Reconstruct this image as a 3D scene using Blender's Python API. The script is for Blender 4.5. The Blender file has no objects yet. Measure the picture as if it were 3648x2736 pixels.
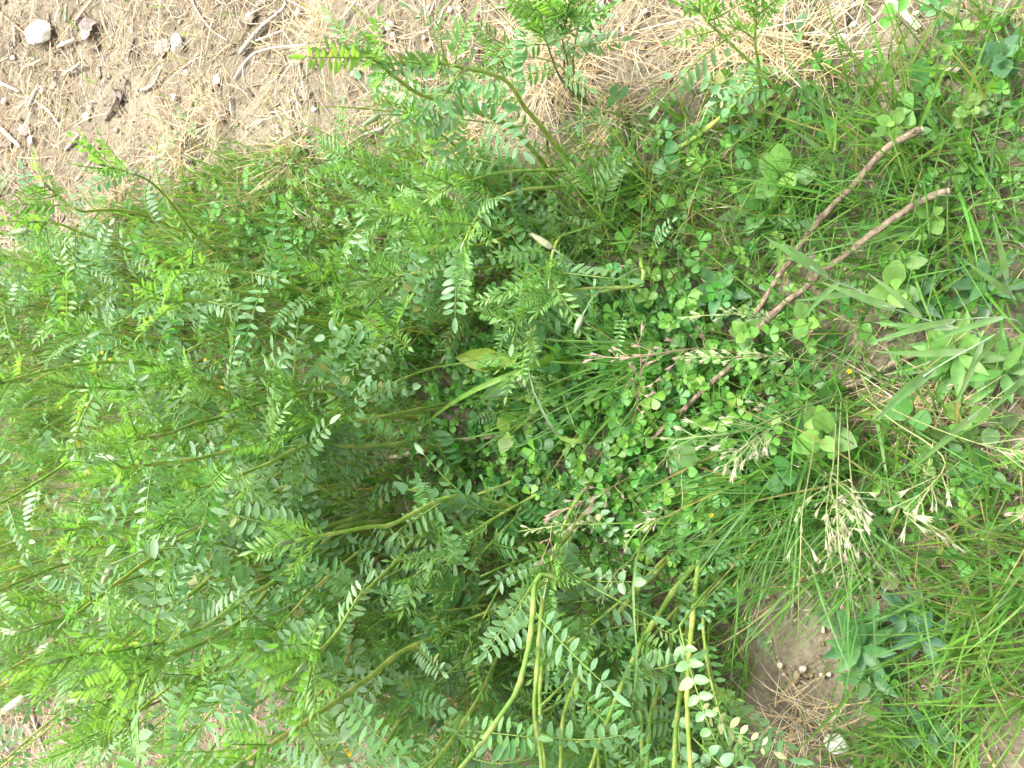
import bpy, math, random
import numpy as np
from mathutils import Vector, Matrix

random.seed(11)
rng = np.random.default_rng(11)
SC = bpy.context.scene
COL = SC.collection
R = math.radians

# ------------------------------------------------------------------ camera
CAM_H, PITCH, LENS = 1.06, R(61.5), 28.0
W0, H0 = 3648.0, 2736.0
F = LENS / 36.0 * W0
sP, cP = math.sin(PITCH), math.cos(PITCH)
VD = np.array([0.0, cP, -sP])          # looking direction
VX = np.array([0.0, -sP, -cP])         # to the right in the picture (camera held on its side)
VY = np.array([1.0, 0.0, 0.0])         # up in the picture
CAMP = np.array([0.0, 0.0, CAM_H])
cd = bpy.data.cameras.new('camera')
cam = bpy.data.objects.new('camera', cd)
COL.objects.link(cam)
cam.matrix_world = Matrix(((VX[0], VY[0], -VD[0], 0), (VX[1], VY[1], -VD[1], 0), (VX[2], VY[2], -VD[2], CAM_H), (0, 0, 0, 1)))
cd.lens, cd.sensor_width = LENS, 36.0
cd.clip_start, cd.clip_end = 0.02, 500.0
cd.dof.use_dof = True
cd.dof.focus_distance = 1.02
cd.dof.aperture_fstop = 15.0
SC.camera = cam

# ------------------------------------------------------------------ light
SUN_EL, SUN_AZ = R(60), R(40)          # azimuth from +Y (away from the camera) towards +X
world = bpy.data.worlds.new('World')
SC.world = world
world.use_nodes = True
nt = world.node_tree
bg = nt.nodes['Background']
sky = nt.nodes.new('ShaderNodeTexSky')
sky.sky_type = 'NISHITA'
sky.sun_disc = False
sky.sun_elevation, sky.sun_rotation = SUN_EL, SUN_AZ
sky.air_density, sky.dust_density, sky.ozone_density = 1.2, 5.0, 1.0
hs = nt.nodes.new('ShaderNodeHueSaturation')
hs.inputs['Saturation'].default_value = 0.10
nt.links.new(sky.outputs[0], hs.inputs['Color'])
nt.links.new(hs.outputs[0], bg.inputs['Color'])
bg.inputs['Strength'].default_value = 0.11
sd = bpy.data.lights.new('sun', 'SUN')
sd.energy, sd.angle, sd.color = 1.5, R(18), (1.0, 0.965, 0.9)
sun = bpy.data.objects.new('sun', sd)
COL.objects.link(sun)
sdir = Vector((math.sin(SUN_AZ) * math.cos(SUN_EL), math.cos(SUN_AZ) * math.cos(SUN_EL), math.sin(SUN_EL)))
sun.rotation_euler = sdir.to_track_quat('Z', 'Y').to_euler()
sun.location = sdir * 20
SC.view_settings.view_transform = 'Standard'
SC.view_settings.look = 'None'
SC.view_settings.gamma = 1.0
SC.view_settings.use_curve_mapping = False
SC.view_settings.exposure = 2.5
SC.render.engine = 'CYCLES'
SC.cycles.use_denoising = True
SC.cycles.max_bounces = 5
SC.cycles.use_adaptive_sampling = True
SC.cycles.adaptive_threshold = 0.03
SC.cycles.diffuse_bounces = 3
SC.cycles.transmission_bounces = 3
SC.cycles.glossy_bounces = 1

# ------------------------------------------------------------------ noise, terrain, picking
def vnoise(x, y, seed=0):
    x = np.asarray(x, float); y = np.asarray(y, float)
    xi, yi = np.floor(x).astype(np.int64), np.floor(y).astype(np.int64)
    xf, yf = x - xi, y - yi
    def h(a, b):
        n = (a * 374761393 + b * 668265263 + seed * 1442695041) & 0x7fffffff
        n = ((n ^ (n >> 13)) * 1274126177) & 0x7fffffff
        return ((n ^ (n >> 16)) & 0xffff) / 65535.0
    u, v = xf * xf * (3 - 2 * xf), yf * yf * (3 - 2 * yf)
    return (h(xi, yi) * (1 - u) + h(xi + 1, yi) * u) * (1 - v) + (h(xi, yi + 1) * (1 - u) + h(xi + 1, yi + 1) * u) * v

def zg(x, y):
    z = 0.030 * (vnoise(x * 4, y * 4, 1) - .5) + 0.016 * (vnoise(x * 11, y * 11, 2) - .5)
    z += 0.008 * (vnoise(x * 27, y * 27, 3) - .5) + 0.005 * (vnoise(x * 63, y * 63, 4) - .5)
    return z

def P(px, py, z=0.0):
    """source pixel -> world point standing z above the ground"""
    r = VD + VX * (px - W0 / 2) / F + VY * (H0 / 2 - py) / F
    zz = z
    p = CAMP
    for _ in range(3):
        t = (CAM_H - zz) / -r[2]
        p = CAMP + r * t
        zz = float(zg(p[0], p[1])) + z
    return Vector((p[0], p[1], zz))

def depth(p):
    return float(np.dot(np.array(p) - CAMP, VD))

def proj(x, y, z=0.0):
    dx, dy, dz = np.asarray(x), np.asarray(y), np.asarray(z) - CAM_H
    d = np.maximum(dy * VD[1] + dz * VD[2], 1e-3)
    return W0 / 2 + F * (dy * VX[1] + dz * VX[2]) / d, H0 / 2 - F * dx / d

K = 3648 / 2212.0
REG = {1: (0, 0), 2: (1216, 0), 3: (2432, 0), 4: (0, 912), 5: (1216, 912), 6: (2432, 912), 7: (0, 1824), 8: (1216, 1824), 9: (2432, 1824)}
def S(reg, x, y):
    o = REG[reg]
    return o[0] + x / 1.819, o[1] + y / 1.819
def PR(reg, x, y, z=0.0):
    return P(*S(reg, x, y), z)
def PD(x, y, z=0.0):
    return P(x * K, y * K, z)

def gpoly(pts):
    """a closed outline given by pixels, as a polygon on the ground"""
    return np.array([[*PD(x, y)[:2]] for x, y in pts])
def inside(poly, x, y):
    x, y = np.asarray(x), np.asarray(y)
    r = np.zeros(x.shape, bool)
    n = len(poly)
    for i in range(n):
        x1, y1 = poly[i]; x2, y2 = poly[(i + 1) % n]
        c = ((y1 > y) != (y2 > y)) & (x < (x2 - x1) * (y - y1) / (y2 - y1 + 1e-12) + x1)
        r ^= c
    return r

GREEN = gpoly([(-330, 640), (0, 590), (120, 560), (230, 470), (330, 430), (430, 420), (520, 350), (640, 340), (760, 330), (850, 290),
               (960, 330), (1050, 345), (1230, 345), (1290, 270), (1350, 225), (1450, 215), (1560, 200), (1700, 205), (1800, 180), (1900, 130), (2010, 90),
               (2100, 40), (2500, -80), (2700, 700), (2700, 1900), (1300, 1900), (1250, 1600), (1000, 1490), (850, 1440), (600, 1420), (400, 1450), (200, 1480), (0, 1520), (-330, 1560)])
SOIL = [gpoly([(1620, 1250), (1720, 1205), (1820, 1280), (1850, 1330), (1815, 1440), (1850, 1540), (1820, 1720), (1590, 1720), (1580, 1580), (1600, 1480), (1620, 1400)]),
        gpoly([(2090, 1540), (2250, 1520), (2300, 1800), (2060, 1760)]),
        gpoly([(1720, 660), (1830, 640), (1960, 720), (1970, 800), (1800, 790), (1720, 720)])]
CLOVER = gpoly([(950, 760), (1060, 690), (1200, 640), (1380, 560), (1500, 540), (1640, 620), (1660, 760), (1640, 900), (1700, 1000), (1690, 1180), (1560, 1260), (1380, 1220), (1180, 1160), (1000, 1090), (930, 960)])
CLOVER_MID = gpoly([(480, 430), (700, 380), (960, 420), (1400, 350), (1500, 420), (1400, 560), (1060, 690), (900, 760), (600, 700)])
CLOVER_FAR = gpoly([(0, 640), (250, 620), (480, 700), (480, 1000), (250, 1050), (0, 1000), (-200, 900)])
CLOVER_RIGHT = gpoly([(1500, 200), (2000, 120), (2212, 100), (2250, 700), (2212, 1350), (2000, 1300), (1850, 1150), (1700, 1000), (1650, 700), (1550, 500)])

# ------------------------------------------------------------------ materials
def mat_new(name):
    m = bpy.data.materials.new(name)
    m.use_nodes = True
    t = m.node_tree
    t.nodes.clear()
    return m, t
def nd(t, k, **kw):
    n = t.nodes.new(k)
    for a, b in kw.items():
        if a in n.inputs: n.inputs[a].default_value = b
        else: setattr(n, a, b)
    return n

def leaf_material(name, trans=0.35, rough=0.5, spec=0.4, noise=90.0, vary=0.10, glow=(1.25, 1.35, .55)):
    m, t = mat_new(name)
    L = t.links.new
    at = nd(t, 'ShaderNodeAttribute'); at.attribute_name = 'tint'
    oi = nd(t, 'ShaderNodeObjectInfo')
    tc = nd(t, 'ShaderNodeTexCoord')
    nz = nd(t, 'ShaderNodeTexNoise', Scale=noise, Detail=3.0)
    L(tc.outputs['Object'], nz.inputs['Vector'])
    mr = nd(t, 'ShaderNodeMapRange'); mr.inputs['To Min'].default_value = 1 - vary * 2.2; mr.inputs['To Max'].default_value = 1 + vary * 2.2
    L(oi.outputs['Random'], mr.inputs['Value'])
    mr2 = nd(t, 'ShaderNodeMapRange'); mr2.inputs['From Min'].default_value = .3; mr2.inputs['From Max'].default_value = .7
    mr2.inputs['To Min'].default_value = .82; mr2.inputs['To Max'].default_value = 1.16
    L(nz.outputs['Fac'], mr2.inputs['Value'])
    mu = nd(t, 'ShaderNodeMath', operation='MULTIPLY'); L(mr.outputs[0], mu.inputs[0]); L(mr2.outputs[0], mu.inputs[1])
    mr3 = nd(t, 'ShaderNodeMapRange'); mr3.inputs['To Min'].default_value = .485; mr3.inputs['To Max'].default_value = .515
    mm = nd(t, 'ShaderNodeMath', operation='FRACT'); ms = nd(t, 'ShaderNodeMath', operation='MULTIPLY'); ms.inputs[1].default_value = 7.31
    L(oi.outputs['Random'], ms.inputs[0]); L(ms.outputs[0], mm.inputs[0]); L(mm.outputs[0], mr3.inputs['Value'])
    h = nd(t, 'ShaderNodeHueSaturation'); L(at.outputs['Color'], h.inputs['Color']); L(mu.outputs[0], h.inputs['Value']); L(mr3.outputs[0], h.inputs['Hue'])
    b = nd(t, 'ShaderNodeBsdfPrincipled', Roughness=rough)
    b.inputs['Specular IOR Level'].default_value = spec
    L(h.outputs[0], b.inputs['Base Color'])
    bp = nd(t, 'ShaderNodeBump', Strength=.25, Distance=.0008); L(nz.outputs['Fac'], bp.inputs['Height']); L(bp.outputs[0], b.inputs['Normal'])
    tr = nd(t, 'ShaderNodeBsdfTranslucent')
    g = nd(t, 'ShaderNodeMix', data_type='RGBA', blend_type='MULTIPLY'); g.inputs['Factor'].default_value = 1.0
    L(h.outputs[0], g.inputs[6]); g.inputs[7].default_value = (*glow, 1)
    L(g.outputs[2], tr.inputs['Color'])
    mx = nd(t, 'ShaderNodeMixShader', Fac=trans); L(b.outputs[0], mx.inputs[1]); L(tr.outputs[0], mx.inputs[2])
    o = nd(t, 'ShaderNodeOutputMaterial'); L(mx.outputs[0], o.inputs['Surface'])
    return m

def tint_material(name, rough=.8, spec=.2, noise=120.0, bump=.4, lo=.65, hi=1.25, stretch=(1, 1, 1), dist=.001):
    m, t = mat_new(name)
    L = t.links.new
    at = nd(t, 'ShaderNodeAttribute'); at.attribute_name = 'tint'
    tc = nd(t, 'ShaderNodeTexCoord'); mp = nd(t, 'ShaderNodeMapping'); mp.inputs['Scale'].default_value = stretch
    L(tc.outputs['Object'], mp.inputs['Vector'])
    nz = nd(t, 'ShaderNodeTexNoise', Scale=noise, Detail=5.0); L(mp.outputs[0], nz.inputs['Vector'])
    mr = nd(t, 'ShaderNodeMapRange'); mr.inputs['From Min'].default_value = .28; mr.inputs['From Max'].default_value = .72
    mr.inputs['To Min'].default_value = lo; mr.inputs['To Max'].default_value = hi
    L(nz.outputs['Fac'], mr.inputs['Value'])
    h = nd(t, 'ShaderNodeHueSaturation'); L(at.outputs['Color'], h.inputs['Color']); L(mr.outputs[0], h.inputs['Value'])
    b = nd(t, 'ShaderNodeBsdfPrincipled', Roughness=rough); b.inputs['Specular IOR Level'].default_value = spec
    L(h.outputs[0], b.inputs['Base Color'])
    bp = nd(t, 'ShaderNodeBump', Strength=bump, Distance=dist); L(nz.outputs['Fac'], bp.inputs['Height']); L(bp.outputs[0], b.inputs['Normal'])
    o = nd(t, 'ShaderNodeOutputMaterial'); L(b.outputs[0], o.inputs['Surface'])
    return m

def soil_material():
    m, t = mat_new('soil')
    L = t.links.new
    tc = nd(t, 'ShaderNodeTexCoord')
    n1 = nd(t, 'ShaderNodeTexNoise', Scale=5.0, Detail=6.0, Roughness=.6); L(tc.outputs['Object'], n1.inputs['Vector'])
    n2 = nd(t, 'ShaderNodeTexNoise', Scale=90.0, Detail=6.0, Roughness=.65); L(tc.outputs['Object'], n2.inputs['Vector'])
    n3 = nd(t, 'ShaderNodeTexVoronoi', Scale=160.0); L(tc.outputs['Object'], n3.inputs['Vector'])
    r1 = nd(t, 'ShaderNodeValToRGB')
    e = r1.color_ramp.elements
    e[0].position, e[0].color = .32, (.120, .099, .067, 1)
    e[1].position, e[1].color = .68, (.196, .166, .118, 1)
    L(n1.outputs['Fac'], r1.inputs['Fac'])
    mr = nd(t, 'ShaderNodeMapRange'); mr.inputs['From Min'].default_value = .3; mr.inputs['From Max'].default_value = .7
    mr.inputs['To Min'].default_value = .68; mr.inputs['To Max'].default_value = 1.28
    L(n2.outputs['Fac'], mr.inputs['Value'])
    h = nd(t, 'ShaderNodeHueSaturation'); L(r1.outputs[0], h.inputs['Color']); L(mr.outputs[0], h.inputs['Value'])
    b = nd(t, 'ShaderNodeBsdfPrincipled', Roughness=.95); b.inputs['Specular IOR Level'].default_value = .1
    L(h.outputs[0], b.inputs['Base Color'])
    ad = nd(t, 'ShaderNodeMath', operation='ADD'); L(n2.outputs['Fac'], ad.inputs[0])
    sc = nd(t, 'ShaderNodeMath', operation='MULTIPLY'); sc.inputs[1].default_value = .5; L(n3.outputs['Distance'], sc.inputs[0]); L(sc.outputs[0], ad.inputs[1])
    bp = nd(t, 'ShaderNodeBump', Strength=.8, Distance=.006); L(ad.outputs[0], bp.inputs['Height']); L(bp.outputs[0], b.inputs['Normal'])
    o = nd(t, 'ShaderNodeOutputMaterial'); L(b.outputs[0], o.inputs['Surface'])
    return m

M = {
    'soil': soil_material(),
    'glaucous': leaf_material('glaucous_leaf', .42, .50, .65, 120, .09, (1.25, 1.5, .5)),
    'leaf': leaf_material('green_leaf', .48, .45, .40, 110, .11, (1.35, 1.5, .5)),
    'grass': leaf_material('grass_blade', .48, .48, .40, 60, .06, (1.3, 1.4, .5)),
    'stem': leaf_material('green_stem', .22, .5, .35, 150, .06, (1.3, 1.35, .6)),
    'straw': tint_material('straw', .75, .25, 90, .3, .62, 1.08),
    'bark': tint_material('bark', .9, .15, 170, 1.0, .38, 1.5, (1, 1, 1), .002),
    'stone': tint_material('stone', .9, .15, 70, .8, .72, 1.12, (1, 1, 1), .003),
    'dead': tint_material('dead_leaf', .85, .2, 80, .6, .55, 1.3),
    'petal': leaf_material('petal', .35, .55, .3, 200, .05, (1.1, 1.0, .4)),
}

# ------------------------------------------------------------------ mesh helpers
class MB:
    def __init__(s): s.v, s.f, s.c = [], [], []
    def add(s, verts, faces, tint):
        k = len(s.v)
        s.v.extend(verts)
        s.f.extend([tuple(i + k for i in f) for f in faces])
        if isinstance(tint[0], (int, float)): s.c.extend([tint] * len(verts))
        else: s.c.extend(tint)
    def mesh(s, name, mat, smooth=True):
        me = bpy.data.meshes.new(name)
        me.from_pydata([tuple(v) for v in s.v], [], s.f)
        finish(me, np.array([c[:3] for c in s.c], float), mat, smooth)
        return me

def finish(me, tint, mat, smooth=True):
    n = len(me.vertices)
    if tint is not None:
        a = me.color_attributes.new('tint', 'FLOAT_COLOR', 'POINT')
        buf = np.ones((n, 4), np.float32); buf[:, :3] = tint
        a.data.foreach_set('color', buf.ravel())
    me.materials.append(mat)
    if smooth: me.polygons.foreach_set('use_smooth', np.ones(len(me.polygons), bool))
    me.update()

def np_mesh(name, verts, faces, tint, mat, smooth=True):
    me = bpy.data.meshes.new(name)
    nv, nf, k = len(verts), len(faces), faces.shape[1]
    me.vertices.add(nv); me.vertices.foreach_set('co', verts.astype(np.float32).ravel())
    me.loops.add(nf * k); me.loops.foreach_set('vertex_index', faces.astype(np.int32).ravel())
    me.polygons.add(nf)
    me.polygons.foreach_set('loop_start', np.arange(0, nf * k, k, dtype=np.int32))
    me.polygons.foreach_set('loop_total', np.full(nf, k, np.int32))
    me.update(calc_edges=True)
    finish(me, tint, mat, smooth)
    return me

def obj(name, me, parent=None, mw=None):
    o = bpy.data.objects.new(name, me)
    COL.objects.link(o)
    if parent is not None: o.parent = parent
    if mw is not None: o.matrix_local = mw
    return o
def tag(o, label, cat, group=None, kind=None):
    o['label'] = label
    if cat: o['category'] = cat
    if group: o['group'] = group
    if kind: o['kind'] = kind
    return o
def empty(name, loc, label, cat, group=None):
    o = bpy.data.objects.new(name, None)
    COL.objects.link(o)
    o.empty_display_size = .02
    o.location = loc
    return tag(o, label, cat, group)

def jit(c, a=.12):
    k = 1 + random.uniform(-a, a)
    return (c[0] * k * (1 + random.uniform(-a, a) * .4), c[1] * k, c[2] * k * (1 + random.uniform(-a, a) * .4))

def catmull(pts, n):
    pts = [Vector(p) for p in pts]
    if len(pts) == 2: return [pts[0].lerp(pts[1], i / (n - 1)) for i in range(n)]
    q = [pts[0] * 2 - pts[1]] + pts + [pts[-1] * 2 - pts[-2]]
    seg = [(pts[i + 1] - pts[i]).length for i in range(len(pts) - 1)]
    tot = sum(seg)
    out = []
    for i in range(n):
        d = tot * i / (n - 1)
        k = 0
        while k < len(seg) - 1 and d > seg[k]: d -= seg[k]; k += 1
        t = min(1, d / max(seg[k], 1e-9))
        a, b, c, e = q[k], q[k + 1], q[k + 2], q[k + 3]
        out.append(.5 * ((2 * b) + (c - a) * t + (2 * a - 5 * b + 4 * c - e) * t * t + (3 * b - a - 3 * c + e) * t ** 3))
    return out

def tube(mb, pts, rad, sides, tints, cap=True, ridge=0.0):
    n = len(pts)
    up = Vector((.31, .17, .93))
    V, C = [], []
    for i, p in enumerate(pts):
        d = (pts[min(i + 1, n - 1)] - pts[max(i - 1, 0)])
        d = d.normalized() if d.length > 1e-9 else Vector((0, 0, 1))
        a = d.cross(up)
        if a.length < .05: a = d.cross(Vector((1, 0, 0)))
        a.normalize(); b = d.cross(a)
        r = rad[i] if hasattr(rad, '__len__') else rad
        for k in range(sides):
            w = 2 * math.pi * k / sides
            rk = r * (1 + ridge * (1 if k % 2 else -1))
            V.append(p + a * (rk * math.cos(w)) + b * (rk * math.sin(w)))
            C.append(tints[i] if not isinstance(tints[0], float) else tints)
    Fc = []
    for i in range(n - 1):
        for k in range(sides):
            j = (k + 1) % sides
            Fc.append((i * sides + k, i * sides + j, (i + 1) * sides + j, (i + 1) * sides + k))
    if cap:
        Fc.append(tuple(range(sides - 1, -1, -1)))
        Fc.append(tuple((n - 1) * sides + k for k in range(sides)))
    mb.add(V, Fc, C)

ELL = [(0, .10), (.16, .66), (.42, 1.0), (.70, .86), (.90, .42), (1, 0)]
OBO = [(0, .06), (.2, .34), (.5, .82), (.76, 1.0), (.93, .66), (1, .12)]
ROU = [(0, .42), (.1, .82), (.35, 1.0), (.62, .86), (.86, .42), (1, 0)]
LAN = [(0, .12), (.2, .62), (.42, 1.0), (.68, .74), (.88, .3), (1, 0)]

def leaf(mb, o, d, n, L, Wd, prof, tint, fold=.25, curl=.2, edge=None, wave=0.0, notch=0.0):
    """a creased, curled leaf face; o base, d direction, n face normal"""
    d = d.normalized(); s = d.cross(n).normalized(); n = s.cross(d).normalized()
    V, C, Fc = [], [], []
    p = o.copy(); prev = 0
    rows = []
    for i, (t, w) in enumerate(prof):
        p = p + d * ((t - prev) * L)
        ang = -curl * (t - prev)
        d = (d * math.cos(ang) + n * math.sin(ang)).normalized(); n = s.cross(d).normalized()
        prev = t
        hw = w * Wd * .5
        k = len(V)
        te = edge if edge else tint
        if hw < 1e-6:
            V.append(p.copy()); C.append(te); rows.append((k,))
        else:
            z1 = fold * hw + random.uniform(-wave, wave) * Wd; z2 = fold * hw + random.uniform(-wave, wave) * Wd
            back = d * (notch * L if i == 0 else 0)
            V += [p - s * hw + n * z1 - back, p.copy(), p + s * hw + n * z2 - back]; C += [te, tint, te]; rows.append((k, k + 1, k + 2))
    for a, b in zip(rows, rows[1:]):
        if len(b) == 3: Fc += [(a[0], a[1], b[1], b[0]), (a[1], a[2], b[2], b[1])]
        else: Fc += [(a[0], a[1], b[0]), (a[1], a[2], b[0])]
    mb.add(V, Fc, C)

def ribbon(mb, pts, w, tint, up=Vector((0, 0, 1)), fold=.3, tip=None, base=None, twist=0.0):
    """a long grass blade along a path, folded along its midrib"""
    n = len(pts)
    V, C, Fc = [], [], []
    for i, p in enumerate(pts):
        t = i / (n - 1)
        d = (pts[min(i + 1, n - 1)] - pts[max(i - 1, 0)]).normalized()
        u = Matrix.Rotation(twist * t, 3, d) @ up
        s = d.cross(u)
        if s.length < .02: s = d.cross(Vector((1, 0, 0)))
        s.normalize(); nn = s.cross(d)
        hw = .5 * w * min(1, .55 + t * 2.2) * max(0.03, 1 - t ** 2.2)
        c = tint
        if base and t < .3: k = 1 - t / .3; c = tuple(tint[j] * (1 - k) + base[j] * k for j in range(3))
        if tip and t > .75: k = (t - .75) / .25; c = tuple(tint[j] * (1 - k) + tip[j] * k for j in range(3))
        V += [p - s * hw + nn * fold * hw, p.copy(), p + s * hw + nn * fold * hw]; C += [c, c, c]
    for i in range(n - 1):
        a, b = 3 * i, 3 * i + 3
        Fc += [(a, a + 1, b + 1, b), (a + 1, a + 2, b + 2, b + 1)]
    mb.add(V, Fc, C)

def arc_pts(base, az, tilt, curl, L, n=7, side=0.0):
    """path that starts tilted from the vertical and bends further over"""
    pts = [Vector(base)]
    for i in range(1, n):
        t = i / (n - 1)
        th = tilt + curl * t; a = az + side * t
        pts.append(pts[-1] + Vector((math.cos(a) * math.sin(th), math.sin(a) * math.sin(th), math.cos(th))) * (L / (n - 1)))
    return pts

def blades_np(base, az, tilt, curl, L, w, tint, seg=4):
    """many grass blades at once (vectorised): tapering two-sided strips"""
    N = len(base)
    pos = base.copy()
    rows, cols = [], []
    tw = rng.uniform(-1, 1, N)
    for i in range(seg + 1):
        t = i / seg
        th = tilt + curl * t
        a2 = az + math.pi / 2 + tw
        sx = np.stack([np.cos(a2), np.sin(a2), np.zeros(N)], 1)
        if i < seg:
            hw = (w * .5 * (1 - t ** 2) * min(1, .6 + 2 * t))[:, None]
            rows += [pos - sx * hw, pos + sx * hw]
        else:
            rows += [pos]
        d = np.stack([np.cos(az) * np.sin(th), np.sin(az) * np.sin(th), np.cos(th)], 1)
        pos = pos + d * (L / seg)[:, None]
    nv = 2 * seg + 1
    V = np.stack(rows, 1).reshape(-1, 3)
    f = []
    for i in range(seg - 1):
        a = 2 * i
        f += [(a, a + 1, a + 3), (a, a + 3, a + 2)]
    f.append((2 * seg - 2, 2 * seg - 1, 2 * seg))
    f = np.array(f)
    Fc = (f[None] + (np.arange(N) * nv)[:, None, None]).reshape(-1, 3)
    return V, Fc, np.repeat(tint, nv, 0)

def straws_np(base, az, pitch, bend, L, r, tint, seg=3):
    """many thin three-sided straws at once"""
    N = len(base)
    pos = base.copy(); rows = []
    for i in range(seg + 1):
        a = az + bend * i / seg
        d = np.stack([np.cos(a) * np.cos(pitch), np.sin(a) * np.cos(pitch), np.sin(pitch) * (1 - 1.6 * i / seg)], 1)
        s = np.stack([-np.sin(a), np.cos(a), np.zeros(N)], 1)
        u = np.cross(d, s)
        rr = (r * (1 - .5 * i / seg))[:, None]
        for k in range(3):
            w = 2 * math.pi * k / 3
            rows.append(pos + s * rr * math.cos(w) + u * rr * math.sin(w))
        pos = pos + d * (L / seg)[:, None]
    nv = 3 * (seg + 1)
    V = np.stack(rows, 1).reshape(-1, 3)
    f = []
    for i in range(seg):
        for k in range(3):
            j = (k + 1) % 3
            f.append((3 * i + k, 3 * i + j, 3 * i + 3 + j, 3 * i + 3 + k))
    Fc = (np.array(f)[None] + (np.arange(N) * nv)[:, None, None]).reshape(-1, 4)
    return V, Fc, np.repeat(tint, nv, 0)

def scatter(n, weight, x0=-1.15, x1=1.15, y0=-.45, y1=2.45):
    """n ground points, thinned by weight(x, y) in 0..1"""
    out = np.zeros((0, 2))
    while len(out) < n:
        q = np.stack([rng.uniform(x0, x1, 4 * n), rng.uniform(y0, y1, 4 * n)], 1)
        out = np.concatenate([out, q[rng.random(4 * n) < weight(q[:, 0], q[:, 1])]])
    return out[:n]
def on_ground(q, dz=0.0):
    return np.stack([q[:, 0], q[:, 1], zg(q[:, 0], q[:, 1]) + dz], 1)
def pick(cols, n, amp=.18):
    c = np.array(cols)[rng.integers(0, len(cols), n)]
    return c * rng.uniform(1 - amp, 1 + amp, (n, 1)) * rng.uniform(1 - amp * .3, 1 + amp * .3, (n, 3))
def soil_mask(x, y):
    jx, jy = x + .03 * (vnoise(x * 22, y * 22, 7) - .5), y + .03 * (vnoise(x * 22, y * 22, 8) - .5)
    return inside(SOIL[0], jx, jy) | inside(SOIL[1], jx, jy) | inside(SOIL[2], jx, jy)
def green_mask(x, y):
    jx, jy = x + .09 * (vnoise(x * 13, y * 13, 5) - .5), y + .09 * (vnoise(x * 13, y * 13, 6) - .5)
    return inside(GREEN, jx, jy)

# ------------------------------------------------------------------ ground
def axis(lo, hi, step):
    a = list(np.arange(lo, hi + 1e-6, step))
    d = step
    left, right = [], []
    x, y = lo, a[-1]
    while y < 150:
        d *= 1.5
        x -= d; y += d
        left.append(x); right.append(y)
    return np.array(left[::-1] + a + right)
gx, gy = axis(-1.2, 1.2, .0095), axis(-.5, 2.5, .0095)
GX, GY = np.meshgrid(gx, gy, indexing='ij')
V = np.stack([GX, GY, zg(GX, GY)], -1).reshape(-1, 3)
nx, ny = len(gx), len(gy)
ii = (np.arange(nx - 1)[:, None] * ny + np.arange(ny - 1)[None]).reshape(-1)
g = obj('ground', np_mesh('ground', V, np.stack([ii, ii + ny, ii + ny + 1, ii + 1], 1), None, M['soil']))
tag(g, 'dry tan soil with crumbs and cracks under the plants', None, kind='structure')

# soil crumbs and grit
def lumps_np(q, size, tint):
    N = len(q)
    o = np.array([(1, 0, 0), (-1, 0, 0), (0, 1, 0), (0, -1, 0), (0, 0, .8), (0, 0, -.6)], float)
    V = o[None] * rng.uniform(.6, 1.35, (N, 6, 1)) * size[:, None, None]
    a = rng.uniform(0, 6.28, N); c, s = np.cos(a)[:, None], np.sin(a)[:, None]
    V = np.stack([V[..., 0] * c - V[..., 1] * s, V[..., 0] * s + V[..., 1] * c, V[..., 2]], -1)
    V = (V + on_ground(q)[:, None] + np.array([0, 0, 1]) * (size * .25)[:, None, None]).reshape(-1, 3)
    f = np.array([(0, 2, 4), (2, 1, 4), (1, 3, 4), (3, 0, 4), (2, 0, 5), (1, 2, 5), (3, 1, 5), (0, 3, 5)])
    return V, (f[None] + (np.arange(N) * 6)[:, None, None]).reshape(-1, 3), np.repeat(tint, 6, 0)
q = scatter(9000, lambda x, y: np.where(green_mask(x, y) & ~soil_mask(x, y), .25, 1.0))
sz = rng.gamma(2.0, .0011, len(q)) + .0007
V, Fc, T = lumps_np(q, sz, pick([(.24, .17, .10), (.30, .23, .145), (.19, .135, .085), (.40, .34, .25), (.33, .26, .17)], len(q), .2))
tag(obj('soil_crumbs', np_mesh('soil_crumbs', V, Fc, T, M['stone'])), 'small crumbs of earth and grit scattered over the soil', 'soil crumbs', kind='stuff')

# ------------------------------------------------------------------ dry straw litter
STRAW = [(.42, .33, .19), (.50, .40, .25), (.36, .28, .18), (.33, .29, .24), (.56, .47, .33), (.42, .29, .15)]
def straw_w(x, y):
    gm = green_mask(x, y)
    px, py = proj(x, y)
    w = np.where(gm, np.where(px > 2700, .60, .24), .95)
    w = w * np.clip(1.9 * vnoise(x * 7, y * 7, 21) - .15, .08, 1.2) * np.where(soil_mask(x, y), .25, 1)
    return np.clip(w, 0, 1)
q = scatter(17000, straw_w)
n = len(q)
V, Fc, T = straws_np(on_ground(q, rng.uniform(.001, .016, n)), rng.uniform(0, 6.28, n), rng.normal(.05, .16, n), rng.normal(0, .75, n),
                     rng.gamma(4, .014, n) + .012, rng.uniform(.0004, .0012, n), pick(STRAW, n, .2))
tag(obj('dry_straw', np_mesh('dry_straw', V, Fc, T, M['straw'])), 'thin dead grass stalks and straw lying matted over the soil', 'straw', kind='stuff')

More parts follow.
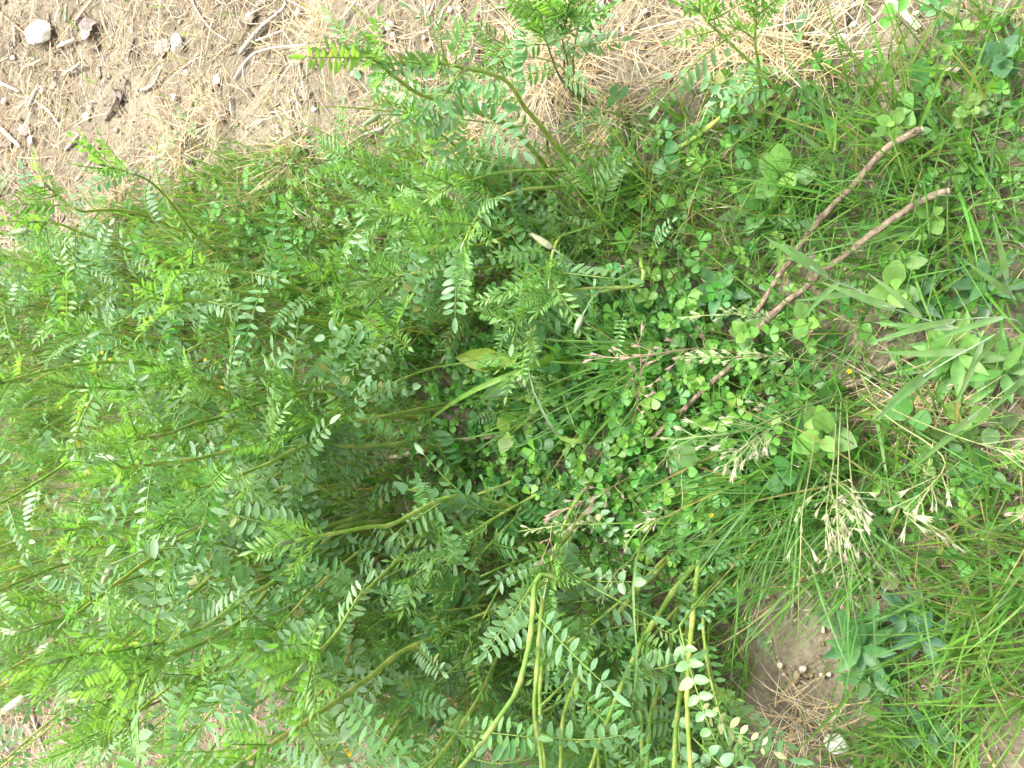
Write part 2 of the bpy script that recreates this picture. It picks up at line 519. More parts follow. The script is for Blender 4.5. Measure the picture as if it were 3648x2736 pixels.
def dry_tuft(x, y, nb, L, where, spread=1.1):
    b = PD(x, y)
    e = empty('dry_grass_tuft', b, 'tuft of dead straw-coloured grass ' + where, 'dry grass', 'dead grass tufts on the bare soil')
    q = np.stack([rng.normal(0, .018, nb), rng.normal(0, .018, nb)], 1)
    base = np.stack([q[:, 0], q[:, 1], zg(q[:, 0] + b.x, q[:, 1] + b.y) - b.z + .002], 1)
    az = rng.uniform(0, 6.28, nb)
    V, Fc, T = blades_np(base, az, rng.uniform(.5, spread + .2, nb), rng.uniform(.1, .9, nb), L * rng.uniform(.5, 1.2, nb), rng.uniform(.0008, .0018, nb), pick(STRAW[:2] + [STRAW[4], (.50, .36, .18)], nb, .2), 5)
    o = obj('blades', np_mesh('dry_blades', V, Fc, T, M['straw']), e); o['kind'] = 'stuff'
for a in [(400, 330, 150, .11, 'on the soil above the far leaf tips at the left'), (640, 345, 170, .11, 'on the straw edge left of the tall plant'), (545, 430, 120, .09, 'beside the short green grass at the upper left'),
          (700, 75, 110, .10, 'near the top edge, left of the white pebbles'), (1180, 165, 170, .13, 'behind the curved tip of the upper plant'), (1265, 120, 130, .12, 'left of the weathered grey wood at the top'),
          (1640, 100, 170, .13, 'around the upright shoot near the top right'), (1560, 55, 120, .12, 'at the top edge left of the upright shoot'), (1735, 140, 130, .11, 'right of the upright shoot, next to bare soil'),
          (1050, 300, 110, .10, 'between the two tall stems of the upper plant'), (1005, 1530, 150, .11, 'at the bottom edge between crossing stems'), (720, 1520, 130, .10, 'at the bottom edge left of the yellow flower'),
          (1730, 1560, 110, .09, 'beside the pale flat stone at the lower right'), (1340, 250, 90, .10, 'left of the leafy soil edge at the top'), (250, 430, 120, .10, 'beyond the far left leaf tips'), (2010, 870, 90, .10, 'under the silvery blades at the right'),
          (900, 200, 90, .09, 'left of the leafy tip of the upper plant'), (470, 250, 100, .09, 'below the dark dead leaves at the upper left')]:
    dry_tuft(*a)

# ------------------------------------------------------------------ stones
def stone_mesh(sx, sy, sz, seed, tint, rough=.22):
    import bmesh
    bm = bmesh.new()
    bmesh.ops.create_icosphere(bm, subdivisions=3 if max(sx, sy) > .012 else 2, radius=1)
    rs = random.Random(seed)
    planes = []
    for _ in range(11):
        v = Vector((rs.gauss(0, 1), rs.gauss(0, 1), rs.gauss(0, .8))).normalized()
        planes.append((v, rs.uniform(.62, .95)))
    C = []
    for v in bm.verts:
        p = v.co.copy()
        for pl, d in planes:
            k = p.dot(pl)
            if k > d: p -= pl * (k - d)
        p *= 1 + rough * (float(vnoise(p.x * 3 + seed, p.y * 3 + p.z * 2, seed)) - .5)
        v.co = Vector((p.x * sx, p.y * sy, p.z * sz))
    me = bpy.data.meshes.new('stone'); bm.to_mesh(me); bm.free()
    finish(me, np.repeat(np.array([tint]), len(me.vertices), 0), M['stone'], max(sx, sy) < .01)
    return me
STN = [(.66, .61, .52), (.70, .66, .59), (.52, .45, .36), (.74, .71, .65)]
TAN = (.38, .29, .18)
stones = [
    (1, 300, 240, 205, 165, 3, 'large white stone at the top left corner'), (1, 1180, 290, 85, 130, 3, 'upright white stone beside the brown dead leaf'),
    (2, 330, 180, 85, 65, 1, 'largest of the white pebbles left of the upper plant'), (2, 350, 237, 42, 48, 0, 'white pebble touching the largest pebble at the top'),
    (2, 510, 130, 58, 40, 3, 'white pebble right of the largest top pebble'), (2, 715, 72, 34, 50, 3, 'upright white pebble near the top edge'), (2, 775, 62, 34, 30, 1, 'small white pebble next to the upright one at the top edge'),
    (2, 860, 210, 38, 55, 0, 'pale pebble above the curved plant tip'), (2, 830, 295, 34, 34, 3, 'white pebble just above the curved plant tip'),
    (2, 1980, 85, 38, 42, 3, 'lone white pebble on bare soil right of the grey wood'), (2, 1835, 200, 28, 50, 0, 'narrow pale pebble right of the grey wood'), (2, 985, 335, 42, 48, 3, 'white pebble behind the round leaflets at the top'),
    (1, 580, 760, 44, 56, 3, 'white pebble among the twigs at the upper left'), (1, 597, 700, 30, 30, 3, 'small white pebble touching another among the twigs'), (1, 295, 590, 36, 60, 0, 'pale pebble near the left edge under crossing straws'),
    (1, 40, 660, 42, 45, 3, 'white pebble at the left edge'), (1, 1225, 480, 36, 44, 0, 'pale pebble below the upright white stone'), (1, 2050, 715, 40, 38, 3, 'white pebble below the bare soil patch at the top'),
    (1, 105, 385, 44, 38, 0, 'pale pebble below the large corner stone'), (1, 210, 910, 30, 70, 3, 'long white pebble by the dark dead leaf at the left edge'), (1, 1945, 90, 42, 62, 3, 'white pebble beside a twig at the top edge'),
    (1, 1150, 640, 40, 60, 2, 'greyish pebble in the middle of the upper left soil'),
    (3, 1030, 265, 85, 88, 1, 'pale stone right of the upright shoot near the top right'), (3, 1210, 385, 60, 92, 4, 'tan earthy stone below the pale stone at the top right'), (3, 1110, 42, 48, 38, 0, 'pale pebble at the top edge near the pale wood'),
    (9, 1000, 1490, 158, 150, 1, 'large flat white stone at the lower right'), (9, 785, 1005, 60, 50, 0, 'pale pebble on the brown soil patch'), (9, 740, 1060, 48, 88, 4, 'tan earthy stone below the pale pebble on the brown soil'),
    (9, 660, 1045, 30, 28, 2, 'small tan pebble left of the earthy stone on the brown soil'), (9, 950, 1045, 36, 30, 0, 'pale pebble right of the earthy stone on the brown soil'), (9, 1095, 1638, 60, 36, 3, 'white pebble at the bottom edge below the large flat stone'), (9, 1360, 840, 42, 40, 4, 'tan pebble among the dark narrow leaves at the lower right')]
for i, (rg, x, y, w, h, c, lab) in enumerate(stones):
    p = PR(rg, x, y)
    k = depth(p) / F / 1.819 * .5
    t = TAN if c == 4 else STN[c]
    me = stone_mesh(h * k * .98, w * k * (1.15 if p.y > .9 else 1.0), min(w, h) * k * .75, 40 + i, jit(tuple(v * (.72 if rg == 9 and max(w, h) < 100 else 1) for v in t), .06))
    o = obj('stone' if max(w, h) > 75 else 'pebble', me, None, Matrix.Translation(p + Vector((0, 0, min(w, h) * k * .5 + .004))))
    tag(o, lab, 'stone' if max(w, h) > 75 else 'pebble', 'white stones and pebbles on the soil')
small = [(1, 820, 145), (1, 825, 390), (1, 675, 525), (1, 1870, 650), (1, 1800, 825), (1, 1800, 860), (1, 345, 510), (2, 565, 45), (2, 90, 275), (2, 535, 245), (2, 455, 270), (2, 200, 320), (2, 230, 205), (9, 630, 990), (9, 940, 730), (9, 700, 600), (9, 905, 1060), (3, 1110, 155)]
sm = [stone_mesh(.0034 + .0006 * i, .0046, .003, 90 + i, tuple(.7 * v for v in STN[i % 4])) for i in range(4)]
PEB = {}
for grp_ in (True, False):
    ids = sorted([i for i, a in enumerate(small) if (a[0] == 9) == grp_], key=lambda i: S(*small[i])[0])
    for k, i in enumerate(ids): PEB[i] = ['first', 'second', 'third', 'fourth', 'fifth', 'sixth', 'seventh', 'eighth', 'ninth', 'tenth', 'eleventh', 'twelfth', 'thirteenth', 'fourteenth', 'fifteenth'][k] + ' from the left'
for i, (rg, x, y) in enumerate(small):
    o = obj('pebble', sm[i % 4], None, Matrix.Translation(PR(rg, x, y, .006)) @ Matrix.Rotation(i * 1.3, 4, 'Z'))
    tag(o, 'tiny pale pebble lying on the ' + ('tan soil of the top strip, ' if rg != 9 else 'lower right brown soil, ') + PEB[i], 'pebble', 'tiny pebbles on the ' + ('tan soil' if rg != 9 else 'brown soil'))

# ------------------------------------------------------------------ sticks and twigs
GREY, BROWN, DARK, PALE, RED = (.32, .285, .24), (.150, .112, .078), (.12, .095, .075), (.52, .43, .31), (.33, .19, .11)
def stick(name, rg, pts, width, tint, lab, z=(.004, .004), cat='twig', knots=0, group='grey twigs in the straw litter'):
    if isinstance(rg, int): pp = [S(rg, *p) for p in pts]
    else: pp = [S(a, *p) for a, p in zip(rg, pts)]
    n = len(pp)
    w3 = []
    for i, (x, y) in enumerate(pp):
        w3.append(P(x, y, z[0] + (z[1] - z[0]) * i / (n - 1)))
    r0 = depth(w3[0]) / F / 1.819 * width * .5
    m = max(9, 4 * n)
    c = catmull(w3, m)
    c = [v + Vector((random.gauss(0, 1), random.gauss(0, 1), random.gauss(0, .5))) * r0 * .05 + Vector((0, 0, r0 * .6)) for v in c]
    kn = {random.randrange(1, m - 1) for _ in range(knots)}
    rad = [r0 * (1 - .30 * i / m) * random.uniform(.97, 1.03) * (1.28 if i in kn else 1) for i in range(m)]
    ts = [jit(tint, .04) for _ in range(m)]
    for i in kn: ts[i] = tuple(.72 * v for v in tint)
    b = c[0].copy()
    mb = MB()
    tube(mb, [v - b for v in c], rad, 9 if width > 25 else 6, ts, True)
    me = mb.mesh(name, M['bark'])
    e = None
    if knots >= 3:
        e = empty(name, b, lab, cat, group)
        obj('branch', me, e)
        fm = MB()
        d = (c[0] - c[1]).normalized()
        tube(fm, [d * .0002, d * .0016], [r0 * .86, r0 * .72], 9, (.45, .36, .26))
        obj('cut_end', fm.mesh('cut_end', M['bark']), e)
        for i in sorted(kn):
            km = MB()
            s = Vector((random.gauss(0, 1), random.gauss(0, 1), abs(random.gauss(0, 1)))).normalized()
            tube(km, [c[i] - b, c[i] - b + s * r0 * 1.35, c[i] - b + s * r0 * 1.7], [r0 * .8, r0 * .55, r0 * .25], 7, tuple(.7 * v for v in tint))
            obj('knot', km.mesh('knot', M['bark']), e)
    else:
        e = obj(name, me, None, Matrix.Translation(b)); tag(e, lab, cat, group)
    return e
stick('cut_branch', (3, 3, 3, 3, 3, 6, 6, 6, 6), [(1550, 845), (1330, 960), (1120, 1190), (990, 1320), (830, 1500), (720, 0), (620, 140), (540, 270), (440, 430)], 50, BROWN, 'upper of the two long brown cut branches lying across the right side', (.075, .04), 'branch', 4, 'cut branches lying in the grass')
stick('cut_branch', (3, 3, 3, 3, 6, 6, 6, 6, 6, 6, 6, 6, 5, 5, 5), [(1720, 1240), (1590, 1285), (1400, 1400), (1200, 1540), (1040, 10), (900, 110), (780, 220), (650, 320), (490, 480), (400, 620), (300, 730), (160, 850), (2110, 1100), (1980, 1210), (1790, 1320)], 52, BROWN, 'lower of the two long brown cut branches, running into the clover', (.075, .032), 'branch', 5, 'cut branches lying in the grass')
stick('dead_branch', 6, [(1600, 600), (1500, 640), (1350, 700), (1230, 770), (1000, 880), (900, 905)], 40, (.24, .18, .13), 'weathered brown stick under the silvery blades at the right', (.012, .008), 'branch', 0, 'cut branches lying in the grass')
stick('dead_branch', 5, [(645, 1008), (740, 1070), (830, 1140), (900, 1200)], 44, DARK, 'short dark twig with a pale cut end left of the clover', (.04, .02), 'branch', 3, 'cut branches lying in the grass')
stick('dead_branch', 5, [(330, 1312), (480, 1270), (560, 1250), (800, 1190), (1200, 1150), (1340, 1135)], 40, (.42, .30, .25), 'pinkish bare stick under the leaf rows left of the clover', (.015, .012), 'branch', 0, 'cut branches lying in the grass')
for pts, w, c, lab in [
    ([(1560, 350), (1690, 190), (1760, 130), (1840, 60), (1860, 10)], 30, GREY, 'thick curved grey twig near the top edge'), ([(920, 590), (1000, 550), (1050, 450)], 22, GREY, 'curved grey twig in the middle of the upper left soil'),
    ([(420, 490), (530, 410)], 26, GREY, 'short straight grey twig below the large corner stone'), ([(385, 307), (490, 255)], 24, PALE, 'short pale twig touching the large corner stone'), ([(190, 430), (270, 390)], 20, PALE, 'short pale twig left of the corner stone'),
    ([(690, 780), (735, 700), (765, 630)], 28, (.22, .17, .13), 'dark forked-looking twig under the dead leaf clump'), ([(1245, 0), (1300, 100), (1380, 200), (1480, 265)], 16, GREY, 'thin grey twig running down from the top edge'), ([(100, 150), (105, 300)], 24, GREY, 'upright grey twig left of the corner stone'),
    ([(0, 80), (110, 170), (215, 265)], 16, (.35, .24, .15), 'brown straight twig leaning on the corner stone'), ([(430, 145), (440, 30)], 24, GREY, 'grey twig above the corner stone'), ([(490, 135), (600, 0)], 18, PALE, 'pale slanting twig at the top edge above the corner stone'),
    ([(1520, 510), (1620, 370), (1750, 315), (1990, 290)], 13, (.6, .55, .48), 'whitish arched stalk over the bare soil patch'), ([(1945, 300), (1950, 480), (1995, 650)], 14, GREY, 'thin grey twig right of the bare soil patch'), ([(0, 820), (60, 880), (140, 955)], 30, PALE, 'pale thick twig at the left edge beside dark dead leaf'),
    ([(235, 655), (330, 730), (392, 825)], 18, PALE, 'pale slanting twig near the left edge'), ([(430, 975), (520, 870)], 24, (.40, .32, .24), 'brown twig above the far left leaf tips'), ([(500, 1175), (560, 1090), (615, 1020)], 24, (.38, .30, .22), 'brown twig just above the far left leaf tips'),
    ([(195, 690), (260, 540)], 24, GREY, 'grey twig standing near the left edge'), ([(0, 535), (130, 595)], 20, PALE, 'pale twig at the left edge under the corner stone'), ([(1660, 268), (1830, 200)], 14, PALE, 'thin pale twig beside the thick curved twig'), ([(1120, 1225), (1260, 1185)], 20, GREY, 'short grey twig above the short green grass'), ([(1790, 930), (1910, 860)], 20, GREY, 'grey twig below the bare soil patch')]:
    stick('twig', 1, pts, w, c, lab, (.003, .012))
for rg, pts, w, c, lab in [
    (2, [(0, 420), (60, 330), (150, 270)], 20, GREY, 'grey twig left of the white pebbles'), (2, [(620, 180), (670, 40)], 12, (.6, .55, .5), 'thin pale twig between the white pebbles'), (2, [(0, 130), (60, 60), (100, 5)], 18, PALE, 'pale twig at the top edge left of the pebbles'),
    (2, [(570, 110), (612, 0)], 14, GREY, 'thin grey twig at the top edge between pebbles'), (2, [(720, 150), (790, 60)], 12, PALE, 'thin pale twig touching the upright pebble'), (2, [(400, 720), (290, 820), (150, 880), (0, 965)], 26, GREY, 'long grey twig left of the upper plant'), (2, [(1330, 555), (1190, 550), (1080, 582)], 14, PALE, 'pale stalk crossing behind the upper plant stem'),
    (3, [(720, 540), (940, 556)], 22, PALE, 'pale stalk lying right of the upright shoot'), (6, [(180, 460), (210, 560), (240, 690)], 22, (.25, .17, .12), 'thin brown twig in the clover beside the cut branches'), (6, [(1580, 140), (1610, 200), (1650, 270)], 30, DARK, 'dark rotten twig on soil between the round leaves'),
    (7, [(200, 1260), (280, 1500), (350, 1650)], 24, GREY, 'long grey twig in the bottom left corner'), (7, [(160, 1350), (240, 1470)], 20, GREY, 'short grey twig in the bottom left corner'), (7, [(0, 1480), (70, 1550)], 20, GREY, 'grey twig at the left edge of the bottom corner'), (7, [(130, 1430), (150, 1560)], 16, PALE, 'thin pale twig in the bottom left corner'),
    (9, [(1920, 1400), (1960, 1530), (2025, 1655)], 28, (.48, .33, .18), 'pale orange stalk on soil in the bottom right corner'), (6, [(1800, 950), (1980, 890)], 26, PALE, 'pale broken stalk among straw at the right'), (6, [(1560, 945), (1690, 950)], 24, PALE, 'short pale stalk under the silvery blades'), (8, [(90, 845), (150, 880)], 22, GREY, 'short grey twig under the lower left stems')]:
    stick('twig', rg, pts, w, c, lab, (.004, .010))
def wood(rg, pts, w, t, lab):
    e = stick('weathered_wood', rg, pts, w, t, lab, (.004, .006), 'wood', 0, 'weathered pieces of wood on the soil')
    e.data = e.data.copy(); e.scale = (1, 1, .55)
wood(2, [(1695, -20), (1670, 60), (1650, 150), (1600, 295)], 62, (.36, .31, .26), 'weathered grey piece of wood standing out at the top edge')
wood(2, [(1550, 280), (1592, 195)], 34, (.36, .31, .26), 'short grey splinter beside the weathered wood at the top')
wood(3, [(1330, 0), (1430, 80), (1530, 185)], 55, PALE, 'pale wide splinter of wood near the top right corner')
wood(3, [(1700, 490), (1760, 450), (1830, 415)], 85, (.36, .30, .24), 'grey ribbed chunk of wood below the top right leaves')
wood(3, [(1490, 92), (1610, 62)], 26, PALE, 'small pale splinter beside the wide one at the top right')

# dead leaves
def dead_leaf(rg, x, y, w, h, tint, lab, seed):
    rs = random.Random(seed)
    p = PR(rg, x, y)
    k = depth(p) / F / 1.819 * .5
    mb = MB(); N = 7
    V, C = [], []
    for i in range(N):
        for j in range(N):
            u, v = i / (N - 1) * 2 - 1, j / (N - 1) * 2 - 1
            rr = 1 - .28 * max(abs(u), abs(v)) * abs(u * v) ** .5 + rs.uniform(-.10, .10)
            hgt = .55 * min(w, h) * k * (float(vnoise(u * 1.7 + seed, v * 1.7, seed)) + .45 * float(vnoise(u * 4 + seed, v * 4, seed + 1)))
            V.append(Vector((v * rr * h * k, u * rr * w * k * 1.1, hgt + .002))); C.append(jit(tint, .2))
    Fc = [(i * N + j, (i + 1) * N + j, (i + 1) * N + j + 1, i * N + j + 1) for i in range(N - 1) for j in range(N - 1)]
    mb.add(V, Fc, C)
    o = obj('dead_leaf', mb.mesh('dead_leaf', M['dead']), None, Matrix.Translation(p) @ Matrix.Rotation(rs.uniform(-.5, .5), 4, 'Z'))
    sm_ = o.modifiers.new('thickness', 'SOLIDIFY'); sm_.thickness = .0006
    tag(o, lab, 'dead leaf', 'dead leaves on the soil')
GB, DB = (.20, .165, .14), (.13, .10, .082)
for i, a in enumerate([(1, 595, 200, 150, 150, GB, 'crumpled grey-brown dead leaf right of the large corner stone'), (1, 625, 300, 70, 80, DB, 'dark curled dead leaf under the grey-brown one'), (1, 1070, 320, 150, 115, (.25, .19, .155), 'brown dead leaf leaning on the upright white stone'),
                       (1, 775, 640, 130, 90, DB, 'dark clump of dead leaf in the middle of the upper left soil'), (1, 175, 850, 120, 90, GB, 'grey dead leaf at the left edge'), (1, 70, 930, 120, 80, DB, 'dark dead leaf at the left edge under a pale twig'),
                       (1, 1640, 120, 80, 130, GB, 'long dead leaf scrap beside the thick curved twig'), (1, 1450, 750, 110, 90, GB, 'brown leaf scrap beside the small green sprout on the soil'), (1, 650, 480, 50, 90, GB, 'thin dead leaf scrap below the grey-brown leaf'),
                       (1, 1700, 20, 90, 50, GB, 'dead leaf scrap at the top edge'), (2, 100, 480, 80, 70, GB, 'grey dead leaf left of the upper plant tip'), (2, 270, 205, 40, 50, DB, 'small dark leaf scrap beside the largest white pebble'),
                       (6, 1340, 530, 70, 60, GB, 'small grey dead leaf on soil right of the clover'), (1, 1420, 520, 60, 80, (.34, .29, .25), 'pale dead leaf scrap left of the bare soil patch'), (1, 360, 560, 60, 60, (.36, .27, .22), 'pinkish dead leaf scrap near the left edge')]):
    dead_leaf(*a, seed=i + 3)
q = scatter(2200, lambda x, y: np.where(green_mask(x, y), .25, .9) * (vnoise(x * 6, y * 6, 33) > .45))
V, Fc, T = straws_np(on_ground(q, rng.uniform(.001, .006, len(q))), rng.uniform(0, 6.28, len(q)), rng.normal(0, .2, len(q)), rng.normal(0, .4, len(q)), rng.uniform(.01, .045, len(q)), rng.uniform(.0012, .0032, len(q)), pick([GREY, GB, DB, (.30, .24, .18), (.42, .35, .27)], len(q), .25))
V[:, 2] = V[:, 2] * 1.0
tag(obj('plant_litter', np_mesh('plant_litter', V, Fc, T, M['dead'])), 'brown and grey bits of broken stalk and bark on the soil', 'litter', kind='stuff')

# ------------------------------------------------------------------ grass
G_YEL, G_MID, G_DEEP, G_BLUE = (.128, .258, .042), (.095, .230, .034), (.066, .182, .028), (.112, .222, .070)
def grass_w(x, y):
    gm = green_mask(x, y)
    px, py = proj(x, y)
    w = np.where(gm, 1.0, .012)
    w = np.where(inside(CLOVER, x, y), .35, w)
    w = np.where(gm & (px > 2750), .30, w)
    w = w * (.30 + .95 * vnoise(x * 9, y * 9, 41))
    return np.clip(np.where(soil_mask(x, y), .03, w), 0, 1)
q = scatter(34000, grass_w)
n = len(q)
V, Fc, T = blades_np(on_ground(q), rng.uniform(0, 6.28, n), np.abs(rng.normal(.25, .3, n)), rng.uniform(.1, 1.3, n), rng.gamma(5, .0105, n) + .012, rng.uniform(.0012, .0034, n), pick([G_YEL, G_MID, G_MID, G_DEEP, G_BLUE, (.24, .24, .08)], n, .18))
tag(obj('short_grass', np_mesh('short_grass', V, Fc, T, M['grass'])), 'short fine green grass growing over the ground', 'grass', kind='stuff')

YELL = (.30, .25, .09)
def tuft(x, y, nb, L, lab, cols, az=None, aspread=3.14, tilt=(.05, .8), curl=(.2, 1.0), w=(.0022, .0042), nbig=22, rad=.03, dry=.06):
    b = PD(x, y)
    e = empty('grass_tuft', b, lab, 'grass tuft', 'tufts of taller green grass')
    def params():
        a = random.uniform(0, 6.28) if az is None else az + random.gauss(0, aspread)
        return a
    variants = []
    for i in range(nbig):
        a = params()
        dx, dy = random.gauss(0, rad), random.gauss(0, rad)
        mb = MB()
        tint = jit(random.choice(cols), .15)
        if random.random() < dry * .5: tint = jit(YELL, .2)
        ll = L * random.uniform(.75, 1.25)
        pts = arc_pts((0, 0, 0), 0, random.uniform(*tilt), random.uniform(*curl), ll, 8, random.gauss(0, .25))
        ribbon(mb, pts, random.uniform(*w) * 1.15, tint, Vector((random.gauss(0, .3), random.gauss(0, .3), 1)), .35, tip=jit((.2, .22, .06)) if random.random() < .35 else None, base=(.16, .20, .07), twist=random.gauss(0, .6))
        obj('blade', mb.mesh('blade', M['grass']), e, Matrix.Translation((dx, dy, float(zg(b.x + dx, b.y + dy)) - b.z)) @ Matrix.Rotation(a, 4, 'Z'))
    q = np.stack([rng.normal(0, rad, nb), rng.normal(0, rad, nb)], 1)
    base = np.stack([q[:, 0], q[:, 1], zg(q[:, 0] + b.x, q[:, 1] + b.y) - b.z], 1)
    A = rng.uniform(0, 6.28, nb) if az is None else rng.normal(az, aspread, nb)
    tc = pick(cols, nb, .18)
    dm = rng.random(nb) < dry
    tc[dm] = pick([YELL, (.36, .27, .13)], int(dm.sum()), .2) if dm.any() else tc[dm]
    V, Fc, T = blades_np(base, A, rng.uniform(*tilt, nb), rng.uniform(*curl, nb), L * rng.uniform(.45, 1.1, nb), rng.uniform(*w, nb) * .7, tc, 6)
    o = obj('fine_blades', np_mesh('fine_blades', V, Fc, T, M['grass']), e); o['kind'] = 'stuff'
UPX, FAR, NEAR, DOWNX = 0.0, math.pi / 2, -math.pi / 2, math.pi
C1, C2, C3 = [G_YEL, G_MID, G_BLUE], [G_MID, G_DEEP, G_BLUE], [G_YEL, (.150, .260, .070), G_MID]
for a in [
    dict(x=2190, y=1300, nb=120, L=.16, lab='large grass tuft fanning in from the right edge', cols=C3, az=FAR, aspread=.8, tilt=(.1, .8), nbig=50, rad=.045, dry=.14),
    dict(x=2205, y=1440, nb=90, L=.15, lab='grass tuft at the right edge above the bare corner', cols=C3, az=FAR, aspread=.9, nbig=36, rad=.04, dry=.12),
    dict(x=2205, y=1190, nb=70, L=.17, lab='grass tuft at the right edge beside the panicle stalks', cols=C1, az=FAR, aspread=.9, nbig=30, rad=.04, dry=.1),
    dict(x=1935, y=1655, nb=70, L=.14, lab='grass tuft at the bottom edge right of the flat white stone', cols=C3, az=FAR + .3, aspread=.8, nbig=22, dry=.12),
    dict(x=2030, y=1600, nb=70, L=.13, lab='grass tuft near the bottom right corner', cols=C3, az=FAR, aspread=1.0, nbig=20, dry=.1),
    dict(x=1840, y=1110, nb=170, L=.22, lab='long-bladed tuft under the nodding grass heads', cols=C2 + [G_MID], az=FAR + .5, aspread=.9, tilt=(.2, 1.0), nbig=46, rad=.04),
    dict(x=1720, y=1010, nb=110, L=.20, lab='dense deep green tuft right of the clover patch', cols=C2, az=FAR + .8, aspread=.8, tilt=(.3, 1.1), nbig=36, rad=.035),
    dict(x=1960, y=340, nb=130, L=.17, lab='bright tuft touching the end of the upper cut branch', cols=C1, az=FAR - .4, aspread=1.2, nbig=34, rad=.04),
    dict(x=2090, y=500, nb=110, L=.16, lab='tuft at the right edge beyond the cut branches', cols=C1, az=FAR - .2, aspread=1.2, nbig=28, rad=.045),
    dict(x=2150, y=330, nb=90, L=.14, lab='tuft at the right edge below the top corner', cols=C1, nbig=22, rad=.045),
    dict(x=2140, y=90, nb=70, L=.11, lab='small tuft in the top right corner', cols=C1, nbig=14, rad=.03),
    dict(x=1780, y=400, nb=90, L=.14, lab='tuft between the round-leaved plant and the upper branch', cols=C1, nbig=24, rad=.035),
    dict(x=1700, y=470, nb=90, L=.15, lab='tuft left of the two cut branches', cols=C2, nbig=22, rad=.035),
    dict(x=1860, y=600, nb=80, L=.13, lab='tuft between the two cut branches', cols=C2, nbig=20, rad=.04),
    dict(x=1450, y=780, nb=60, L=.20, lab='tuft growing in the upper part of the clover patch', cols=C1, az=FAR, aspread=.7, nbig=18, rad=.02),
    dict(x=890, y=745, nb=140, L=.20, lab='fine upright tuft left of the clover patch', cols=C2, az=FAR, aspread=.9, tilt=(.02, .35), curl=(.05, .5), w=(.0018, .0036), nbig=30, rad=.035),
    dict(x=900, y=420, nb=170, L=.13, lab='dense tuft left of the upper plant base', cols=C3, az=FAR, aspread=1.2, nbig=34, rad=.045, w=(.0018, .0036)),
    dict(x=760, y=360, nb=100, L=.10, lab='short tuft on the edge of the straw, upper middle', cols=C3, nbig=18, rad=.04, w=(.0014, .0024)),
    dict(x=430, y=530, nb=150, L=.14, lab='yellowish tuft behind the far left leaf tips', cols=C3, az=FAR, aspread=1.3, nbig=26, rad=.045, w=(.0018, .0036), dry=.16),
    dict(x=560, y=450, nb=110, L=.11, lab='short tuft below the dead grass at the upper left', cols=C3, nbig=18, rad=.045, w=(.0014, .0024), dry=.1),
    dict(x=190, y=690, nb=140, L=.17, lab='brownish-green tuft near the left edge', cols=[(.11, .13, .035), G_MID, (.15, .14, .05)], az=FAR, aspread=1.0, tilt=(.0, .4), nbig=24, rad=.045, w=(.0018, .0036), dry=.2),
    dict(x=120, y=880, nb=140, L=.15, lab='dark green tuft at the left edge', cols=C2, nbig=22, rad=.05, w=(.0018, .0036)),
    dict(x=330, y=1200, nb=160, L=.20, lab='fine upright grass between the lower left stems', cols=C1, az=FAR, aspread=1.0, tilt=(.0, .4), curl=(.05, .5), nbig=26, rad=.06, w=(.0018, .0036)),
    dict(x=590, y=1300, nb=160, L=.18, lab='fine upright grass below the yellow blossoms', cols=C1, az=FAR, aspread=1.0, tilt=(.0, .45), curl=(.05, .5), nbig=26, rad=.06, w=(.0018, .0036)),
    dict(x=850, y=1330, nb=120, L=.15, lab='grass tuft under the crossing lower stems', cols=C2, nbig=20, rad=.05, w=(.0018, .0036)),
    dict(x=1440, y=400, nb=80, L=.13, lab='tuft right of the upper plant base', cols=C1, nbig=20, rad=.04),
    dict(x=1330, y=470, nb=80, L=.14, lab='tuft below the upper plant base', cols=C1, nbig=20, rad=.035),
    dict(x=1420, y=1600, nb=90, L=.14, lab='grass tuft at the bottom edge among upright stems', cols=C2, nbig=20, rad=.05),
    dict(x=1150, y=1480, nb=80, L=.13, lab='grass tuft on the straw between the bottom stems', cols=C2, nbig=18, rad=.05, dry=.12),
    dict(x=1640, y=1170, nb=60, L=.11, lab='grass tuft above the brown soil patch', cols=C2, nbig=20, rad=.035),
    dict(x=620, y=950, nb=120, L=.15, lab='grass hidden among the stems at the middle left', cols=C1, nbig=18, rad=.06, w=(.0018, .0036)),
    dict(x=1880, y=860, nb=100, L=.15, lab='tuft right of the clover near the yellow button flower', cols=C2, nbig=22, rad=.05),
    dict(x=2000, y=1000, nb=110, L=.13, lab='brown-based tuft under the silvery blades at the right', cols=C1, nbig=22, rad=.05, dry=.25),
    dict(x=1960, y=1520, nb=80, L=.13, lab='tuft between the dark narrow leaves and bottom edge', cols=C1, nbig=20, rad=.04, dry=.1),
    dict(x=420, y=880, nb=150, L=.2, lab='fine upright grass among the yellow blossoms near the left edge', cols=C1, az=FAR, aspread=1.0, tilt=(.0, .4), curl=(.05, .5), nbig=22, rad=.06, w=(.0018, .0036)),
    dict(x=760, y=1010, nb=130, L=.2, lab='fine upright grass between silvery leaves at the middle left', cols=C1, az=FAR, aspread=1.0, tilt=(.0, .4), curl=(.05, .5), nbig=20, rad=.06, w=(.0018, .0036)),
    dict(x=640, y=560, nb=150, L=.13, lab='light green grass between upper plant and far leaf tips', cols=C3, nbig=24, rad=.06, w=(.0018, .0036)),
    dict(x=740, y=640, nb=150, L=.15, lab='light green grass left of the fine dark tuft', cols=C3, nbig=24, rad=.06, w=(.0018, .0036)),
    dict(x=520, y=640, nb=130, L=.15, lab='light green grass above the yellow blossoms', cols=C3, nbig=22, rad=.06, w=(.0018, .0036)),
    dict(x=1250, y=880, nb=50, L=.16, lab='tuft rising in the left part of the clover patch', cols=C1, az=FAR, aspread=.8, nbig=14, rad=.02)]:
    tuft(**a)

